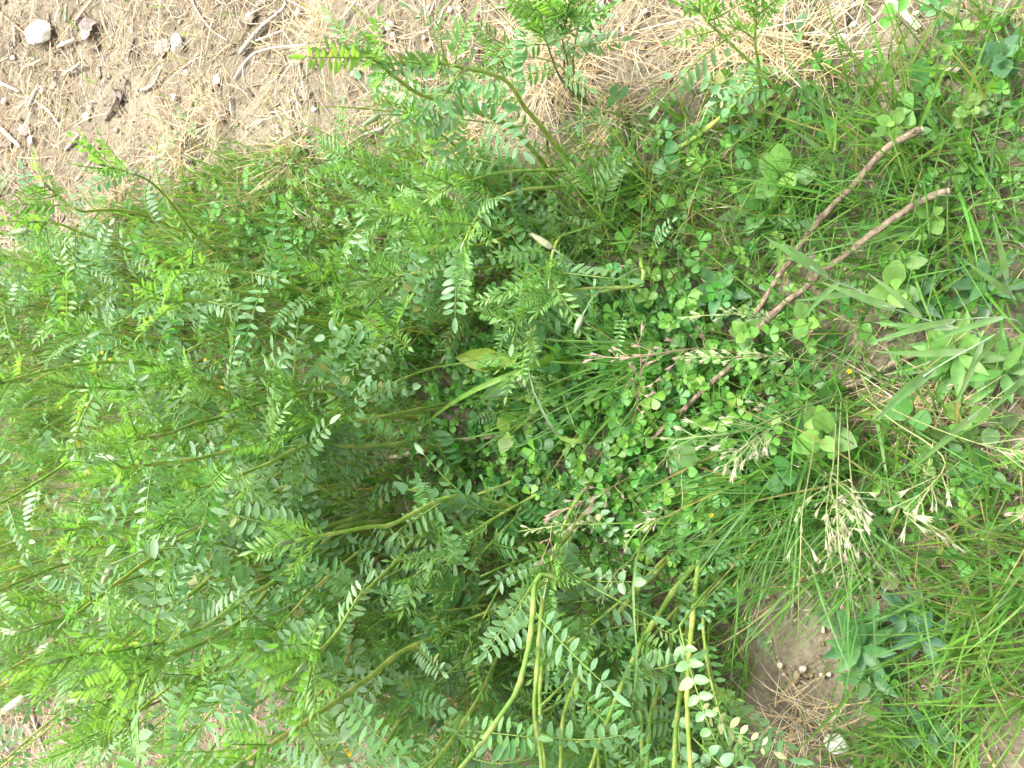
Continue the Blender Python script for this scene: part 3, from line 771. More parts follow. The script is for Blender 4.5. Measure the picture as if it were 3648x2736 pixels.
# long single blades that cross the middle
lt = empty('long_grass_shoot', PR(5, 1480, 720), 'long bright grass shoot arching leftwards over the clover', 'grass')
lt2 = empty('long_grass_shoot', PR(8, 2030, 60), 'long pale grass shoot hanging over the lower stems', 'grass')
def hero_blade(parent, rg, pts, z, w, tint):
    ps = [PR(rg, x, y, zz) for (x, y), zz in zip(pts, z)]
    c = catmull(ps, 14)
    b = parent.location
    mb = MB()
    k = depth(c[7]) / F / 1.819
    ribbon(mb, [v - b for v in c], w * k * 1.25, tint, Vector((0, -.5, .85)), .3, base=(.13, .19, .05))
    obj('blade', mb.mesh('blade', M['grass']), parent)
LB = (.13, .26, .045)
hero_blade(lt, 5, [(1480, 720), (1400, 650), (1200, 730), (900, 850), (650, 1000), (460, 1175)], [.0, .08, .15, .17, .14, .08], 34, LB)
hero_blade(lt, 5, [(1480, 720), (1350, 700), (1150, 760), (1000, 860), (800, 1040)], [.0, .08, .13, .12, .06], 24, LB)
hero_blade(lt, 5, [(1480, 720), (1300, 625), (1100, 640), (800, 690), (450, 745)], [0, .08, .12, .13, .1], 16, LB)
hero_blade(lt, 5, [(1480, 720), (1440, 640), (1300, 570), (1170, 510)], [0, .08, .14, .17], 24, LB)
hero_blade(lt, 5, [(1480, 720), (1700, 860), (1800, 800), (1960, 700)], [0, .06, .1, .12], 14, LB)
hero_blade(lt, 5, [(1480, 760), (1400, 850), (1180, 1080), (960, 1250)], [0, .06, .08, .05], 18, LB)
hero_blade(lt, 5, [(1600, 1200), (1420, 1175), (1290, 980), (1230, 830), (1205, 670)], [0, .17, .2, .21, .2], 28, (.20, .29, .16))
hero_blade(lt2, 8, [(2030, 60), (1930, 230), (1890, 480), (1900, 750), (1915, 980), (1870, 1400)], [.05, .26, .3, .31, .3, .27], 20, (.19, .30, .11))
hero_blade(lt2, 8, [(2030, 60), (1930, 130), (1960, 240), (2080, 410)], [.05, .25, .25, .2], 24, (.16, .27, .10))
hero_blade(lt2, 8, [(2150, 20), (2060, 130), (1940, 220), (1800, 410)], [.05, .16, .2, .2], 16, LB)
hero_blade(lt2, 8, [(2200, 80), (1900, 70), (1500, 80), (1200, 60)], [.1, .2, .22, .22], 10, LB)

# ------------------------------------------------------------------ clover (three-parted leaves)
CL = [(.070, .225, .028), (.095, .255, .030), (.055, .185, .030), (.125, .285, .036), (.062, .195, .040)]
def trifoliate(mb, o, d, up, size, tint, open_=1.0, prof=OBO, ar=.78):
    s = d.cross(up).normalized()
    for a in (-1.25, 0, 1.25):
        dd = (d * math.cos(a) + s * math.sin(a)).normalized()
        dd = (dd + up * random.uniform(-.15, .35) * open_).normalized()
        leaf(mb, o + dd * size * .08, dd, up, size, size * ar, prof, jit(tint, .08), fold=random.uniform(.1, .4), curl=random.uniform(-.2, .5), wave=.03)
def clover_leaf_mesh(size, H, tint, prof=OBO, ar=.78):
    mb = MB()
    pts = arc_pts((0, 0, 0), 0, random.uniform(.05, .3), random.uniform(.2, .8), H, 4)
    tube(mb, pts, [.0009, .0008, .0007, .0006], 4, (.11, .20, .05), False)
    d = (pts[-1] - pts[-2]).normalized()
    up = (Vector((0, 0, 1)) + Vector((random.gauss(0, .25), random.gauss(0, .25), 0))).normalized()
    h = Vector((d.x, d.y, 0)).normalized() if d.xy.length > .05 else Vector((1, 0, 0))
    trifoliate(mb, pts[-1], h, up, size, tint, prof=prof, ar=ar)
    return mb.mesh('clover_leaf', M['leaf'])
CLV = [clover_leaf_mesh(random.uniform(.009, .0145), random.uniform(.025, .075), CL[i % 5]) for i in range(34)]
CLBIG = [clover_leaf_mesh(random.uniform(.017, .022), random.uniform(.05, .08), (.055, .170, .040), OBO, .92) for i in range(5)]
CLTIP = []
for i in range(5):
    mb = MB()
    for k in range(7):
        a = k * 2.4; s_ = random.uniform(.005, .009)
        d = Vector((math.cos(a), math.sin(a), random.uniform(.3, 1.2))).normalized()
        leaf(mb, Vector((0, 0, .002 * k * .3)), d, Vector((-d.x * d.z, -d.y * d.z, 1)), s_, s_ * .6, OBO, jit((.12, .26, .05), .1), .5, -.2)
    CLTIP.append(mb.mesh('shoot_tip', M['leaf']))
def clover_plant(x, y, lab, grp, nl, scale, big=False, zb=0.0):
    z0 = float(zg(x, y))
    e = empty('clover_plant', (x, y, z0), lab, 'clover', grp)
    e.rotation_euler.z = random.uniform(0, 6.28)
    for k in range(nl):
        a = k * 2.4 + random.uniform(-.4, .4)
        r = random.uniform(.0, .022)
        s_ = scale * random.uniform(.55, 1.35)
        me = random.choice(CLBIG) if big or random.random() < .012 else random.choice(CLV)
        obj('leaf', me, e, Matrix.Translation((r * math.cos(a), r * math.sin(a), 0)) @ Matrix.Rotation(a, 4, 'Z') @ Matrix.Rotation(random.uniform(-.1, .35), 4, 'Y') @ Matrix.Scale(s_, 4))
    hz = random.uniform(.035, .07) * scale
    st = MB(); tube(st, arc_pts((0, 0, 0), random.uniform(0, 6), .1, .3, hz, 4), .0009, 4, (.11, .2, .05), False)
    obj('stem', st.mesh('stem', M['stem']), e)
    obj('shoot_tip', random.choice(CLTIP), e, Matrix.Translation((0, 0, hz * .97)) @ Matrix.Scale(scale * 1.2, 4))
ORD = ['closest', 'second closest', 'third closest', 'fourth closest', 'fifth closest', 'sixth closest', 'seventh closest', 'eighth closest', 'ninth closest', 'tenth closest', 'eleventh closest', 'twelfth closest'] + ['%dth closest' % k for k in range(13, 60)]
MARKS = [(1640, 700, 'meeting point of the cut branches'), (1020, 765, 'broad yellow-green leaf'), (1160, 880, 'long pale blade'), (980, 900, 'dark cut twig'), (1480, 890, 'end of the lower branch'), (1540, 960, 'pale grass head'), (1180, 1080, 'pinkish lower grass head'), (1290, 770, 'pinkish upper grass head'), (1440, 560, 'hooked stem'), (1600, 1130, 'deep green tuft'), (1350, 1000, 'middle of the patch'), (1050, 1000, 'leaf row at the left'), (1780, 940, 'bright yellow-green plant'),
         (1700, 400, 'large round-leaved plant'), (1990, 290, 'tip of the upper branch'), (2030, 420, 'tip of the lower branch'), (1930, 640, 'right soil gap'), (2000, 800, 'fresh green rosette'), (2150, 120, 'top right corner'), (2150, 600, 'right edge middle'), (2100, 1000, 'silvery blade at right'), (1900, 1150, 'nodding grass heads'), (1550, 280, 'creeping thick stem'), (1830, 800, 'yellow button flower'),
         (1240, 390, 'upper plant base'), (900, 420, 'dense upper tuft'), (740, 640, 'light green middle grass'), (560, 450, 'upper left straw edge'), (1080, 500, 'low upper stems'), (640, 560, 'far light grass'), (1330, 470, 'tuft below upper plant'), (890, 745, 'fine upright tuft'), (100, 700, 'upper left edge'), (350, 800, 'yellow blossoms'), (120, 900, 'dark left tuft'), (420, 950, 'arched left stem'), (250, 650, 'brownish tuft')]
def by_landmark(q, lab):
    mk = np.array([[*PD(a, b)[:2]] for a, b, _ in MARKS])
    near = np.argmin(np.linalg.norm(q[:, None] - mk[None], axis=2), 1)
    out = [None] * len(q)
    for m in set(near):
        idx = [i for i in range(len(q)) if near[i] == m]
        idx.sort(key=lambda i: np.linalg.norm(q[i] - mk[m]))
        for k, i in enumerate(idx): out[i] = '%s, %s to the %s' % (lab, ORD[k], MARKS[m][2])
    return out
def from_left(pts, lab):
    order = sorted(range(len(pts)), key=lambda i: pts[i])
    N_ = ['first', 'second', 'third', 'fourth', 'fifth', 'sixth', 'seventh', 'eighth', 'ninth', 'tenth', 'eleventh', 'twelfth', 'thirteenth', 'fourteenth', 'fifteenth']
    out = [''] * len(pts)
    for k, i in enumerate(order): out[i] = '%s, %s from the left' % (lab, N_[k])
    return out
for zone, cnt, nl, sc_, lab, grp in [
    (CLOVER, 120, 10, 1.0, 'clover plant in the centre patch', 'clover plants of the centre patch'),
    (CLOVER_MID, 50, 7, .95, 'clover plant in the upper middle grass', 'clover plants in the upper middle grass'),
    (CLOVER_FAR, 30, 7, .9, 'clover plant in the far left grass', 'clover plants near the left edge'),
    (CLOVER_RIGHT, 34, 6, 1.05, 'scattered clover plant on the right', 'clover plants on the right')]:
    lo, hi = zone.min(0), zone.max(0)
    q = scatter(cnt, lambda x, y: inside(zone, x, y) & ~soil_mask(x, y), lo[0], hi[0], lo[1], hi[1])
    for (x, y), l2 in zip(q, by_landmark(q, lab)): clover_plant(x, y, l2, grp, nl, sc_)
for i, (rg, x, y, lab) in enumerate([(5, 980, 700, 'large-leaved dark clover beside the broad yellow-green leaf'), (5, 1240, 1460, 'large-leaved dark clover low in the centre patch'), (5, 1420, 490, 'large-leaved dark clover above the centre patch'), (2, 1900, 950, 'large-leaved dark clover right of the upper plant'), (5, 1180, 1560, 'large-leaved dark clover beside the bent lower stem')]):
    p = PR(rg, x, y); clover_plant(p.x, p.y, lab, 'large-leaved clovers', 3, 1.0, True)
# the rest of the clover carpet
mb = MB()
q = scatter(4600, lambda x, y: np.clip((.95 * inside(CLOVER, x, y) + .34 * green_mask(x, y) + .2 * inside(CLOVER_MID, x, y)) * ~soil_mask(x, y), 0, 1))
for x, y in q:
    z0 = float(zg(x, y)); H = random.uniform(.008, .042)
    a = random.uniform(0, 6.28)
    trifoliate(mb, Vector((x, y, z0 + H)), Vector((math.cos(a), math.sin(a), 0)), Vector((random.gauss(0, .3), random.gauss(0, .3), 1)).normalized(), random.uniform(.006, .013), random.choice(CL))
tag(obj('low_clover', mb.mesh('low_clover', M['leaf'])), 'low carpet of tiny three-parted leaves filling in between plants', 'ground cover', kind='stuff')

# ------------------------------------------------------------------ pinnate-leaved plants (the tall ones)
GLA, GLB, GLC = (.100, .216, .082), (.092, .212, .062), (.122, .228, .108)
YNG, STM = (.138, .268, .072), (.195, .310, .055)
def pinnate_mesh(L, pairs, ll, lw, tint, prof=ELL, droop=0.0, curl=.6, fold=.22, young=False, edge=None):
    """one compound leaf along +X: rachis with paired leaflets and an end leaflet"""
    mb = MB()
    pts = arc_pts((0, 0, 0), 0, math.pi / 2 - .25, curl, L, 9)
    tube(mb, pts, [.0011 - .0007 * i / 8 for i in range(9)], 4, tuple(.9 * v for v in STM), False)
    start = .2
    for k in range(pairs):
        t = start + (1 - start) * k / pairs
        i = min(7, int(t * 8)); f = t * 8 - i
        p = pts[i].lerp(pts[i + 1], f); d = (pts[i + 1] - pts[i]).normalized()
        up = Vector((0, -1, 0)).cross(d).normalized()
        if up.z < 0: up = -up
        s_ = (1 - .35 * abs(t - .45) / .55) * random.uniform(.9, 1.08)
        for sg in (-1, 1):
            if random.random() < .035: continue
            tl = jit(tint, .09) if random.random() > .014 else jit((.22, .23, .08), .2)
            side = Vector((0, sg, 0))
            a = (.95 if young else 1.22) + random.gauss(0, .10)
            dr = droop + random.gauss(0, .14)
            dd = d * math.cos(a) + (side * math.cos(dr) - up * math.sin(dr)) * math.sin(a)
            nn = (up * math.cos(dr) + side * math.sin(dr))
            leaf(mb, p + dd * .0012, dd, nn, ll * s_ * random.uniform(.88, 1.1), lw * s_ * random.uniform(.85, 1.12), prof, tl, fold + random.uniform(-.15, .25), random.uniform(-.25, .6), edge=edge if edge and tl[0] < tl[1] * .9 else None, wave=.02)
    d = (pts[-1] - pts[-2]).normalized()
    leaf(mb, pts[-1], d, Vector((0, -1, 0)).cross(d) * (-1 if Vector((0, -1, 0)).cross(d).z < 0 else 1), ll * .9, lw * .9, prof, jit(tint, .07), fold, .2, edge=edge)
    return mb.mesh('pinnate_leaf', M['glaucous'] if not young else M['leaf'])
MAT_L, ROUND_L, YNG_L, MID_L = [], [], [], []
def lighten(t, k=1.35): return tuple(v * k for v in t)
for i in range(22):
    t = [GLA, GLB, GLC][i % 3]
    MAT_L.append(pinnate_mesh(random.uniform(.095, .145), random.choice([7, 8, 9, 9]), random.uniform(.018, .026), random.uniform(.0062, .0088), t, ELL, random.choice([-.4, -.1, .2, .6, .9, 1.15]), random.uniform(.1, 1.5), edge=lighten(t, 1.18)))
for i in range(6):
    ROUND_L.append(pinnate_mesh(random.uniform(.10, .15), random.choice([6, 7]), random.uniform(.016, .020), random.uniform(.0100, .0125), [GLA, GLC][i % 2], ROU, random.choice([-.1, .2, .5]), random.uniform(.3, .9), edge=lighten(GLA, 1.15)))
for i in range(8):
    MID_L.append(pinnate_mesh(random.uniform(.07, .10), random.choice([6, 7, 8]), random.uniform(.017, .021), random.uniform(.006, .008), (.118, .238, .085), ELL, random.choice([-.3, .1, .5, .8]), random.uniform(.2, 1.0), edge=(.15, .26, .12)))
for i in range(8):
    YNG_L.append(pinnate_mesh(random.uniform(.055, .085), random.choice([7, 8, 9]), random.uniform(.015, .020), random.uniform(.0042, .006), YNG, LAN, random.choice([-.7, -.3, .2]), random.uniform(-.3, .7), .4, True))
BROWNED = [pinnate_mesh(.15, 7, .019, .0095, (.23, .26, .12), ELL, .3, .5, edge=(.36, .30, .16))]

def leaf_matrix(p, d, roll=0.0):
    d = d.normalized()
    up = Vector((0, 0, 1)) + Vector((random.gauss(0, .25), random.gauss(0, .25) - .15, 0))
    y = up.cross(d)
    if y.length < .1: y = Vector((1, 0, 0)).cross(d)
    y.normalize(); z = d.cross(y)
    m = Matrix((d, y, z)).transposed().to_4x4()
    return Matrix.Translation(p) @ m @ Matrix.Rotation(roll, 4, 'X')

def build_stem(parent, pts, r, tint=STM, leaves=True, dens=1.0, skip=.15, tip=True, kind='mat', nodes=.055):
    b = parent.location
    n = max(14, int(sum((pts[i + 1] - pts[i]).length for i in range(len(pts) - 1)) / .018))
    c = catmull(pts, n)
    ln = [0]
    for i in range(n - 1): ln.append(ln[-1] + (c[i + 1] - c[i]).length)
    tot = ln[-1]
    nodeset, marks = [], tot * .06
    while marks < tot: nodeset.append(marks); marks += nodes * random.uniform(.8, 1.2)
    rad, cs = [], []
    for i in range(n):
        t = ln[i] / tot
        near = any(abs(ln[i] - m) < .009 for m in nodeset)
        rad.append(r * .8 * (1 - .62 * t ** 1.1) * (1.22 if near else 1) * random.uniform(.96, 1.04))
        k = jit(tint, .05)
        k = tuple(v * (1.12 - .2 * vnoise(ln[i] * 14, r * 9000, 3)) for v in k)
        cs.append((k[0] * 1.5 + .03, k[1] * 1.15 + .02, k[2] * 1.6 + .02) if near else k)
    mb = MB()
    tube(mb, [v - b + Vector((random.gauss(0, 1), random.gauss(0, 1), random.gauss(0, 1))) * r * .05 for v in c], rad, 10, cs, True, .09)
    so = obj('stem', mb.mesh('stem', M['stem']), parent)
    phase = random.uniform(0, 6.28)
    for j, mk in enumerate(nodeset):
        t = mk / tot
        if not leaves or t < skip: continue
        if random.random() > dens * (.55 + .55 * t): continue
        i = max(1, min(n - 2, next(k for k in range(n) if ln[k] >= mk)))
        d = (c[i + 1] - c[i - 1]).normalized()
        # leaves leave the stem alternately, left and right, never straight down
        a = phase + j * math.pi + random.gauss(0, .55)
        e1 = d.cross(Vector((0, 0, 1)))
        if e1.length < .1: e1 = Vector((1, 0, 0))
        e1.normalize(); e2 = e1.cross(d)
        ld = d * random.uniform(.25, .75) + e1 * math.cos(a) + e2 * math.sin(a) * .8 + Vector((0, 0, .15))
        pool = MAT_L if kind == 'mat' else ROUND_L if kind == 'round' else MID_L
        if kind == 'mat' and random.random() < .14: pool = ROUND_L
        if t > .72: pool = MID_L
        if t > .92: pool = YNG_L
        sc_ = random.uniform(.68, 1.15) * (1 if t < .8 else 1.05)
        obj('leaf', random.choice(pool), so, leaf_matrix(c[i] - b, ld, random.gauss(0, .5)) @ Matrix.Scale(sc_, 4))
    if tip:
        d = (c[-1] - c[-3]).normalized()
        for k in range(7):
            a = k * 2.2 + phase
            e1 = d.cross(Vector((0, 0, 1))).normalized(); e2 = e1.cross(d)
            ld = d * random.uniform(.8, 1.6) + e1 * math.cos(a) + e2 * math.sin(a)
            obj('leaf', random.choice(YNG_L), so, leaf_matrix(c[-1 - k // 2] - b, ld) @ Matrix.Scale(random.uniform(.7, 1.05), 4))
        bm_ = MB()
        tube(bm_, [c[-1] - b, c[-1] - b + d * .008, c[-1] - b + d * .02, c[-1] - b + d * .027], [rad[-1], rad[-1] * 1.7, rad[-1] * 1.2, .0004], 6, (.24, .32, .16))
        obj('bud', bm_.mesh('bud', M['stem']), so)
    return so

def traced(rg, pts, z0, z1, p=1.0, extend=0.0):
    pp = [S(rg, *a) for a in pts] if isinstance(rg, int) else [S(r_, *a) for r_, a in zip(rg, pts)]
    seg = [0]
    for a, b in zip(pp, pp[1:]): seg.append(seg[-1] + math.hypot(a[0] - b[0], a[1] - b[1]))
    w = [P(x, y, z0 + (z1 - z0) * (s_ / seg[-1]) ** p) for (x, y), s_ in zip(pp, seg)]
    if z0 > .02:
        d = (w[1] - w[0]); d.z = 0
        g0 = w[0] - d.normalized() * min(.05, z0 * .5) if d.length > 1e-6 else w[0].copy()
        g0.z = float(zg(g0.x, g0.y)) - .005
        w = [g0] + w
    if extend:
        d = (w[-1] - w[-2]).normalized()
        w.append(w[-1] + (d + Vector((0, 0, .25))).normalized() * extend)
    return w

PLANTS = {
    'upper': ('tall feathery-leaved plant with a curved tip in front of the dry soil', [
        dict(rg=2, z=(.0, .42), r=.0042, pts=[(1510, 1140), (1440, 1000), (1380, 930), (1290, 810), (1190, 700), (1110, 570), (1030, 500), (920, 465), (800, 440), (640, 405)], dens=1.1, skip=.35),
        dict(rg=2, z=(.05, .47), r=.0044, pts=[(1300, 1050), (1230, 960), (1080, 810), (920, 740), (760, 680), (530, 620), (400, 540), (250, 420), (180, 370)], dens=1.4, skip=.3),
        dict(rg=2, z=(.02, .22), r=.0032, pts=[(1560, 1105), (1300, 1100), (1050, 1115), (880, 1155), (720, 1200)]),
        dict(rg=2, z=(.02, .25), r=.0032, pts=[(1520, 1200), (1380, 1215), (1240, 1220), (1080, 1255), (960, 1330), (860, 1430), (800, 1560)]),
        dict(rg=2, z=(.03, .22), r=.0034, pts=[(1230, 1410), (1100, 1500), (1000, 1560), (860, 1590), (700, 1610), (560, 1590)]),
        dict(rg=2, z=(.04, .28), r=.003, pts=[(900, 1060), (790, 1000), (720, 930), (640, 870), (500, 770), (440, 700)])]),
    'crown': ('low stem with young leaf crown right of the centre, above the clover', [
        dict(rg=5, z=(.04, .17), r=.0038, pts=[(1940, 40), (1965, 140), (1900, 200), (1700, 205), (1560, 215), (1400, 230), (1260, 200)], skip=.3, dens=1.2),
        dict(rg=5, z=(.05, .15), r=.003, pts=[(1750, 220), (1560, 260), (1400, 300), (1230, 350), (1080, 400)], skip=.3, dens=1.1)]),
    'creeper': ('creeping thick stem with a forked upright shoot near the top right', [
        dict(rg=3, z=(.02, .10), r=.0046, pts=[(-60, 985), (0, 945), (150, 840), (270, 740), (400, 610), (470, 520), (495, 455)], tip=False, dens=.3),
        dict(rg=3, z=(.10, .20), r=.0032, pts=[(495, 455), (490, 390), (475, 330), (470, 200), (480, 30)], kind='round'),
        dict(rg=3, z=(.10, .22), r=.0032, pts=[(495, 460), (420, 390), (300, 270), (180, 160), (110, 80)], kind='mid', dens=1.2)]),
    'far': ('plant with a long arched tip at the far left, against the dry soil', [
        dict(rg=1, z=(.03, .44), r=.0042, pts=[(1560, 1640), (1400, 1580), (1230, 1530), (1100, 1460), (920, 1390), (800, 1365), (640, 1360), (540, 1370), (440, 1330), (330, 1230)], dens=.8, skip=.3),
        dict(rg=1, z=(.03, .36), r=.0034, pts=[(1400, 1640), (1230, 1480), (1120, 1330), (1000, 1200), (880, 1130), (700, 1080)], dens=.9, skip=.4, kind='mid'),
        dict(rg=(1, 1, 1, 1, 1, 1), z=(.03, .42), r=.0036, pts=[(1150, 1700), (900, 1640), (700, 1580), (500, 1500), (380, 1450), (250, 1440)], dens=1.0, skip=.3)]),
    'left': ('bushy plant with silvery leaflets in the left middle', [
        dict(rg=(5, 4, 4, 4, 4, 4, 4), z=(.04, .48), r=.0046, pts=[(180, 500), (2212, 340), (2000, 240), (1840, 180), (1680, 120), (1450, 100), (1250, 60)], dens=1.0),
        dict(rg=4, z=(.06, .47), r=.0046, pts=[(2150, 470), (1940, 400), (1760, 370), (1600, 340), (1450, 310), (1280, 290), (1100, 300)], dens=1.0),
        dict(rg=4, z=(.06, .58), r=.0048, pts=[(1900, 870), (1650, 830), (1450, 830), (1250, 790), (1090, 750), (950, 700), (800, 690), (640, 690), (400, 720), (200, 770), (20, 820)], dens=.85),
        dict(rg=4, z=(.06, .46), r=.004, pts=[(1900, 950), (1700, 930), (1500, 910), (1300, 870), (1030, 850), (700, 855), (480, 850)], dens=1.0),
        dict(rg=4, z=(.06, .5), r=.0042, pts=[(2180, 880), (1980, 900), (1720, 945), (1450, 1040), (1280, 1080), (1100, 1150), (850, 1200)], dens=1.1),
        dict(rg=4, z=(.04, .42), r=.0036, pts=[(1100, 230), (850, 160), (720, 100), (600, 60), (400, 110)], dens=1.1, kind='mid')]),
    'leftlow': ('tall plant with pale sunlit leaves leaning to the left edge', [
        dict(rg=(5, 5, 4, 4, 4, 4, 4, 4, 4), z=(.05, .55), r=.0046, pts=[(420, 1045), (240, 1040), (2212, 1060), (2000, 1130), (1800, 1200), (1500, 1260), (1300, 1310), (1080, 1340), (800, 1370)], dens=1.0),
        dict(rg=(5, 5, 5, 4, 4, 4, 4, 4), z=(.05, .5), r=.0046, pts=[(620, 1250), (400, 1225), (0, 1230), (2080, 1200), (1900, 1260), (1750, 1340), (1600, 1400), (1300, 1500)], dens=1.0),
        dict(rg=(4, 4, 4, 4), z=(.1, .5), r=.0036, pts=[(700, 1260), (480, 1310), (350, 1400), (0, 1600)], dens=.8, extend=.1),
        dict(rg=(5, 4, 4, 7, 7, 7, 7, 7), z=(.06, .58), r=.0048, pts=[(150, 1400), (1900, 1480), (1640, 1600), (1250, 130), (1000, 290), (880, 370), (640, 550), (450, 700)], dens=.9),
        dict(rg=(4, 7, 7, 7, 7, 7), z=(.08, .52), r=.0038, pts=[(1100, 1600), (720, 120), (500, 310), (380, 350), (150, 440), (0, 510)], dens=.9, extend=.1)]),
    'lower': ('tall plant with long slanting stems in the lower left', [
        dict(rg=(8, 7, 7, 7, 7, 7, 7, 7, 7, 7), z=(.05, .6), r=.005, pts=[(150, 20), (1950, 150), (1800, 200), (1500, 320), (1400, 400), (1140, 610), (950, 760), (740, 900), (600, 920), (400, 960)], dens=.7),
        dict(rg=(8, 7, 7, 7, 7, 7, 7, 7, 7), z=(.05, .6), r=.0046, pts=[(300, 60), (2212, 100), (2060, 240), (1900, 350), (1750, 470), (1600, 560), (1400, 700), (1200, 800), (1000, 850)], dens=.8),
        dict(rg=(8, 7, 7, 7, 7, 7, 7, 7), z=(.05, .62), r=.0046, pts=[(120, 100), (1950, 320), (1750, 500), (1580, 690), (1350, 830), (1200, 900), (1000, 1000), (850, 1100)], dens=.8),
        dict(rg=(8, 7, 7, 7, 7, 7, 7), z=(.05, .55), r=.0044, pts=[(0, 320), (1850, 560), (1500, 860), (1350, 1000), (1200, 1090), (1020, 1190), (800, 1400)], dens=.9),
        dict(rg=(8, 8, 8, 8, 8, 7), z=(.03, .5), r=.0046, pts=[(580, 100), (500, 160), (300, 380), (220, 460), (110, 570), (2170, 800)], dens=.6, tip=True, extend=.08),
        dict(rg=(5, 5, 5, 5, 5, 8, 8, 8), z=(.04, .4), r=.0046, pts=[(1150, 1640), (950, 1590), (800, 1555), (720, 1560), (600, 1600), (330, 80), (200, 95), (0, 130)], dens=.6, extend=.08),
        dict(rg=8, z=(.03, .35), r=.0038, pts=[(340, 290), (250, 290), (190, 380), (150, 520), (90, 700), (40, 940), (0, 1010)], dens=.5, tint=(.20, .17, .06), extend=.08),
        dict(rg=7, z=(.08, .5), r=.0044, pts=[(2260, 590), (2212, 620), (2050, 700), (1900, 790), (1740, 830), (1500, 980), (1300, 1060)], dens=.6, tint=(.21, .19, .06)),
        dict(rg=7, z=(.06, .42), r=.0042, pts=[(2212, 750), (1950, 870), (1700, 1000), (1450, 1070), (1200, 1160), (1000, 1240), (720, 1350)], dens=.5, tint=(.22, .18, .06))]),
    'fan': ('plant whose stems fan out towards the bottom edge, left of centre', [
        dict(rg=(8, 8, 8, 8, 8, 8, 8, 7), z=(.08, .5), r=.005, pts=[(1000, 630), (850, 690), (660, 790), (590, 820), (400, 900), (290, 980), (200, 1060), (2000, 1350)], dens=.7, extend=.1),
        dict(rg=8, z=(.05, .35), r=.0044, pts=[(980, 480), (930, 530), (800, 660), (720, 740), (600, 960), (480, 1150), (350, 1400), (290, 1500), (200, 1659)], dens=.6, extend=.15),
        dict(rg=8, z=(.06, .36), r=.004, pts=[(1110, 650), (1030, 900), (980, 1000), (930, 1120), (830, 1300), (700, 1500)], dens=.6, extend=.1),
        dict(rg=8, z=(.05, .3), r=.0036, pts=[(900, 800), (840, 1000), (820, 1250), (800, 1400), (760, 1600)], dens=.7, extend=.1),
        dict(rg=7, z=(.08, .45), r=.0044, pts=[(2200, 1150), (2000, 1350), (1850, 1500), (1700, 1650)], dens=.7, extend=.15),
        dict(rg=(8, 7, 7), z=(.08, .4), r=.0044, pts=[(130, 1220), (2212, 1480), (2100, 1659)], dens=.6, extend=.15)]),
    'bent': ('plant with bent pale stems dropping to the bottom edge', [
        dict(rg=8, z=(.16, .36), r=.0046, pts=[(1400, 230), (1370, 330), (1320, 500), (1295, 680), (1280, 900), (1260, 1150), (1250, 1300), (1280, 1500), (1300, 1700)], tint=(.16, .27, .05), dens=.6, extend=.12),
        dict(rg=8, z=(.10, .42), r=.005, pts=[(1640, 550), (1470, 500), (1370, 420), (1300, 405), (1255, 450), (1240, 650), (1210, 900), (1150, 1130), (1080, 1250), (950, 1440), (850, 1570)], tint=(.16, .27, .05), dens=.75, extend=.12, p=.6),
        dict(rg=8, z=(.13, .34), r=.0040, pts=[(1340, 420), (1310, 600), (1305, 700), (1310, 900), (1290, 1100), (1290, 1400), (1320, 1680)], dens=.3, extend=.1)]),
    'row': ('dense plant with many upright stems at the bottom right of centre', [
        dict(rg=8, z=(.06, .3), r=.0044, pts=[(2010, 420), (1870, 560), (1680, 830), (1570, 1000), (1480, 1200), (1430, 1400), (1420, 1680)], dens=.6, extend=.1),
        dict(rg=8, z=(.06, .33), r=.0046, pts=[(2212, 440), (2150, 520), (2020, 720), (1940, 860), (1830, 1090), (1720, 1370), (1660, 1520), (1610, 1680)], dens=.5, extend=.1),
        dict(rg=8, z=(.06, .24), r=.0038, pts=[(1480, 850), (1590, 1050), (1610, 1320), (1650, 1480), (1670, 1680)], dens=.6, extend=.1),
        dict(rg=8, z=(.05, .25), r=.0042, pts=[(1960, 760), (1930, 1000), (1920, 1150), (1940, 1300), (1950, 1680)], dens=.6, extend=.1),
        dict(rg=8, z=(.06, .28), r=.0042, pts=[(2150, 760), (2120, 950), (2040, 1190), (2000, 1350), (1975, 1680)], dens=.6, extend=.1),
        dict(rg=8, z=(.08, .34), r=.0044, pts=[(2240, 850), (2212, 1050), (2165, 1450), (2155, 1680)], dens=.5, extend=.1),
        dict(rg=8, z=(.04, .2), r=.0038, pts=[(1560, 1100), (1640, 1240), (1720, 1380), (1780, 1540), (1815, 1680)], dens=.6, extend=.1),
        dict(rg=9, z=(.04, .34), r=.0044, pts=[(110, 300), (75, 560), (60, 750), (40, 950), (30, 1250), (50, 1680)], dens=.55, extend=.1, kind='round')]),
}
ROOT = {}
for key, (lab, stems) in PLANTS.items():
    ws = [traced(s_['rg'], s_['pts'], s_['z'][0], s_['z'][1], s_.get('p', 1.0), s_.get('extend', 0)) for s_ in stems]
    b = sum((w[0] for w in ws), Vector()) / len(ws); b.z = float(zg(b.x, b.y))
    e = empty('feathery_leaved_plant', b, lab, 'plant', 'tall plants with feathery leaves')
    ROOT[key] = e
    for w, s_ in zip(ws, stems):
        build_stem(e, w, s_['r'], s_.get('tint', STM), True, s_.get('dens', 1.0), s_.get('skip', .15), s_.get('tip', True), s_.get('kind', 'mat'))

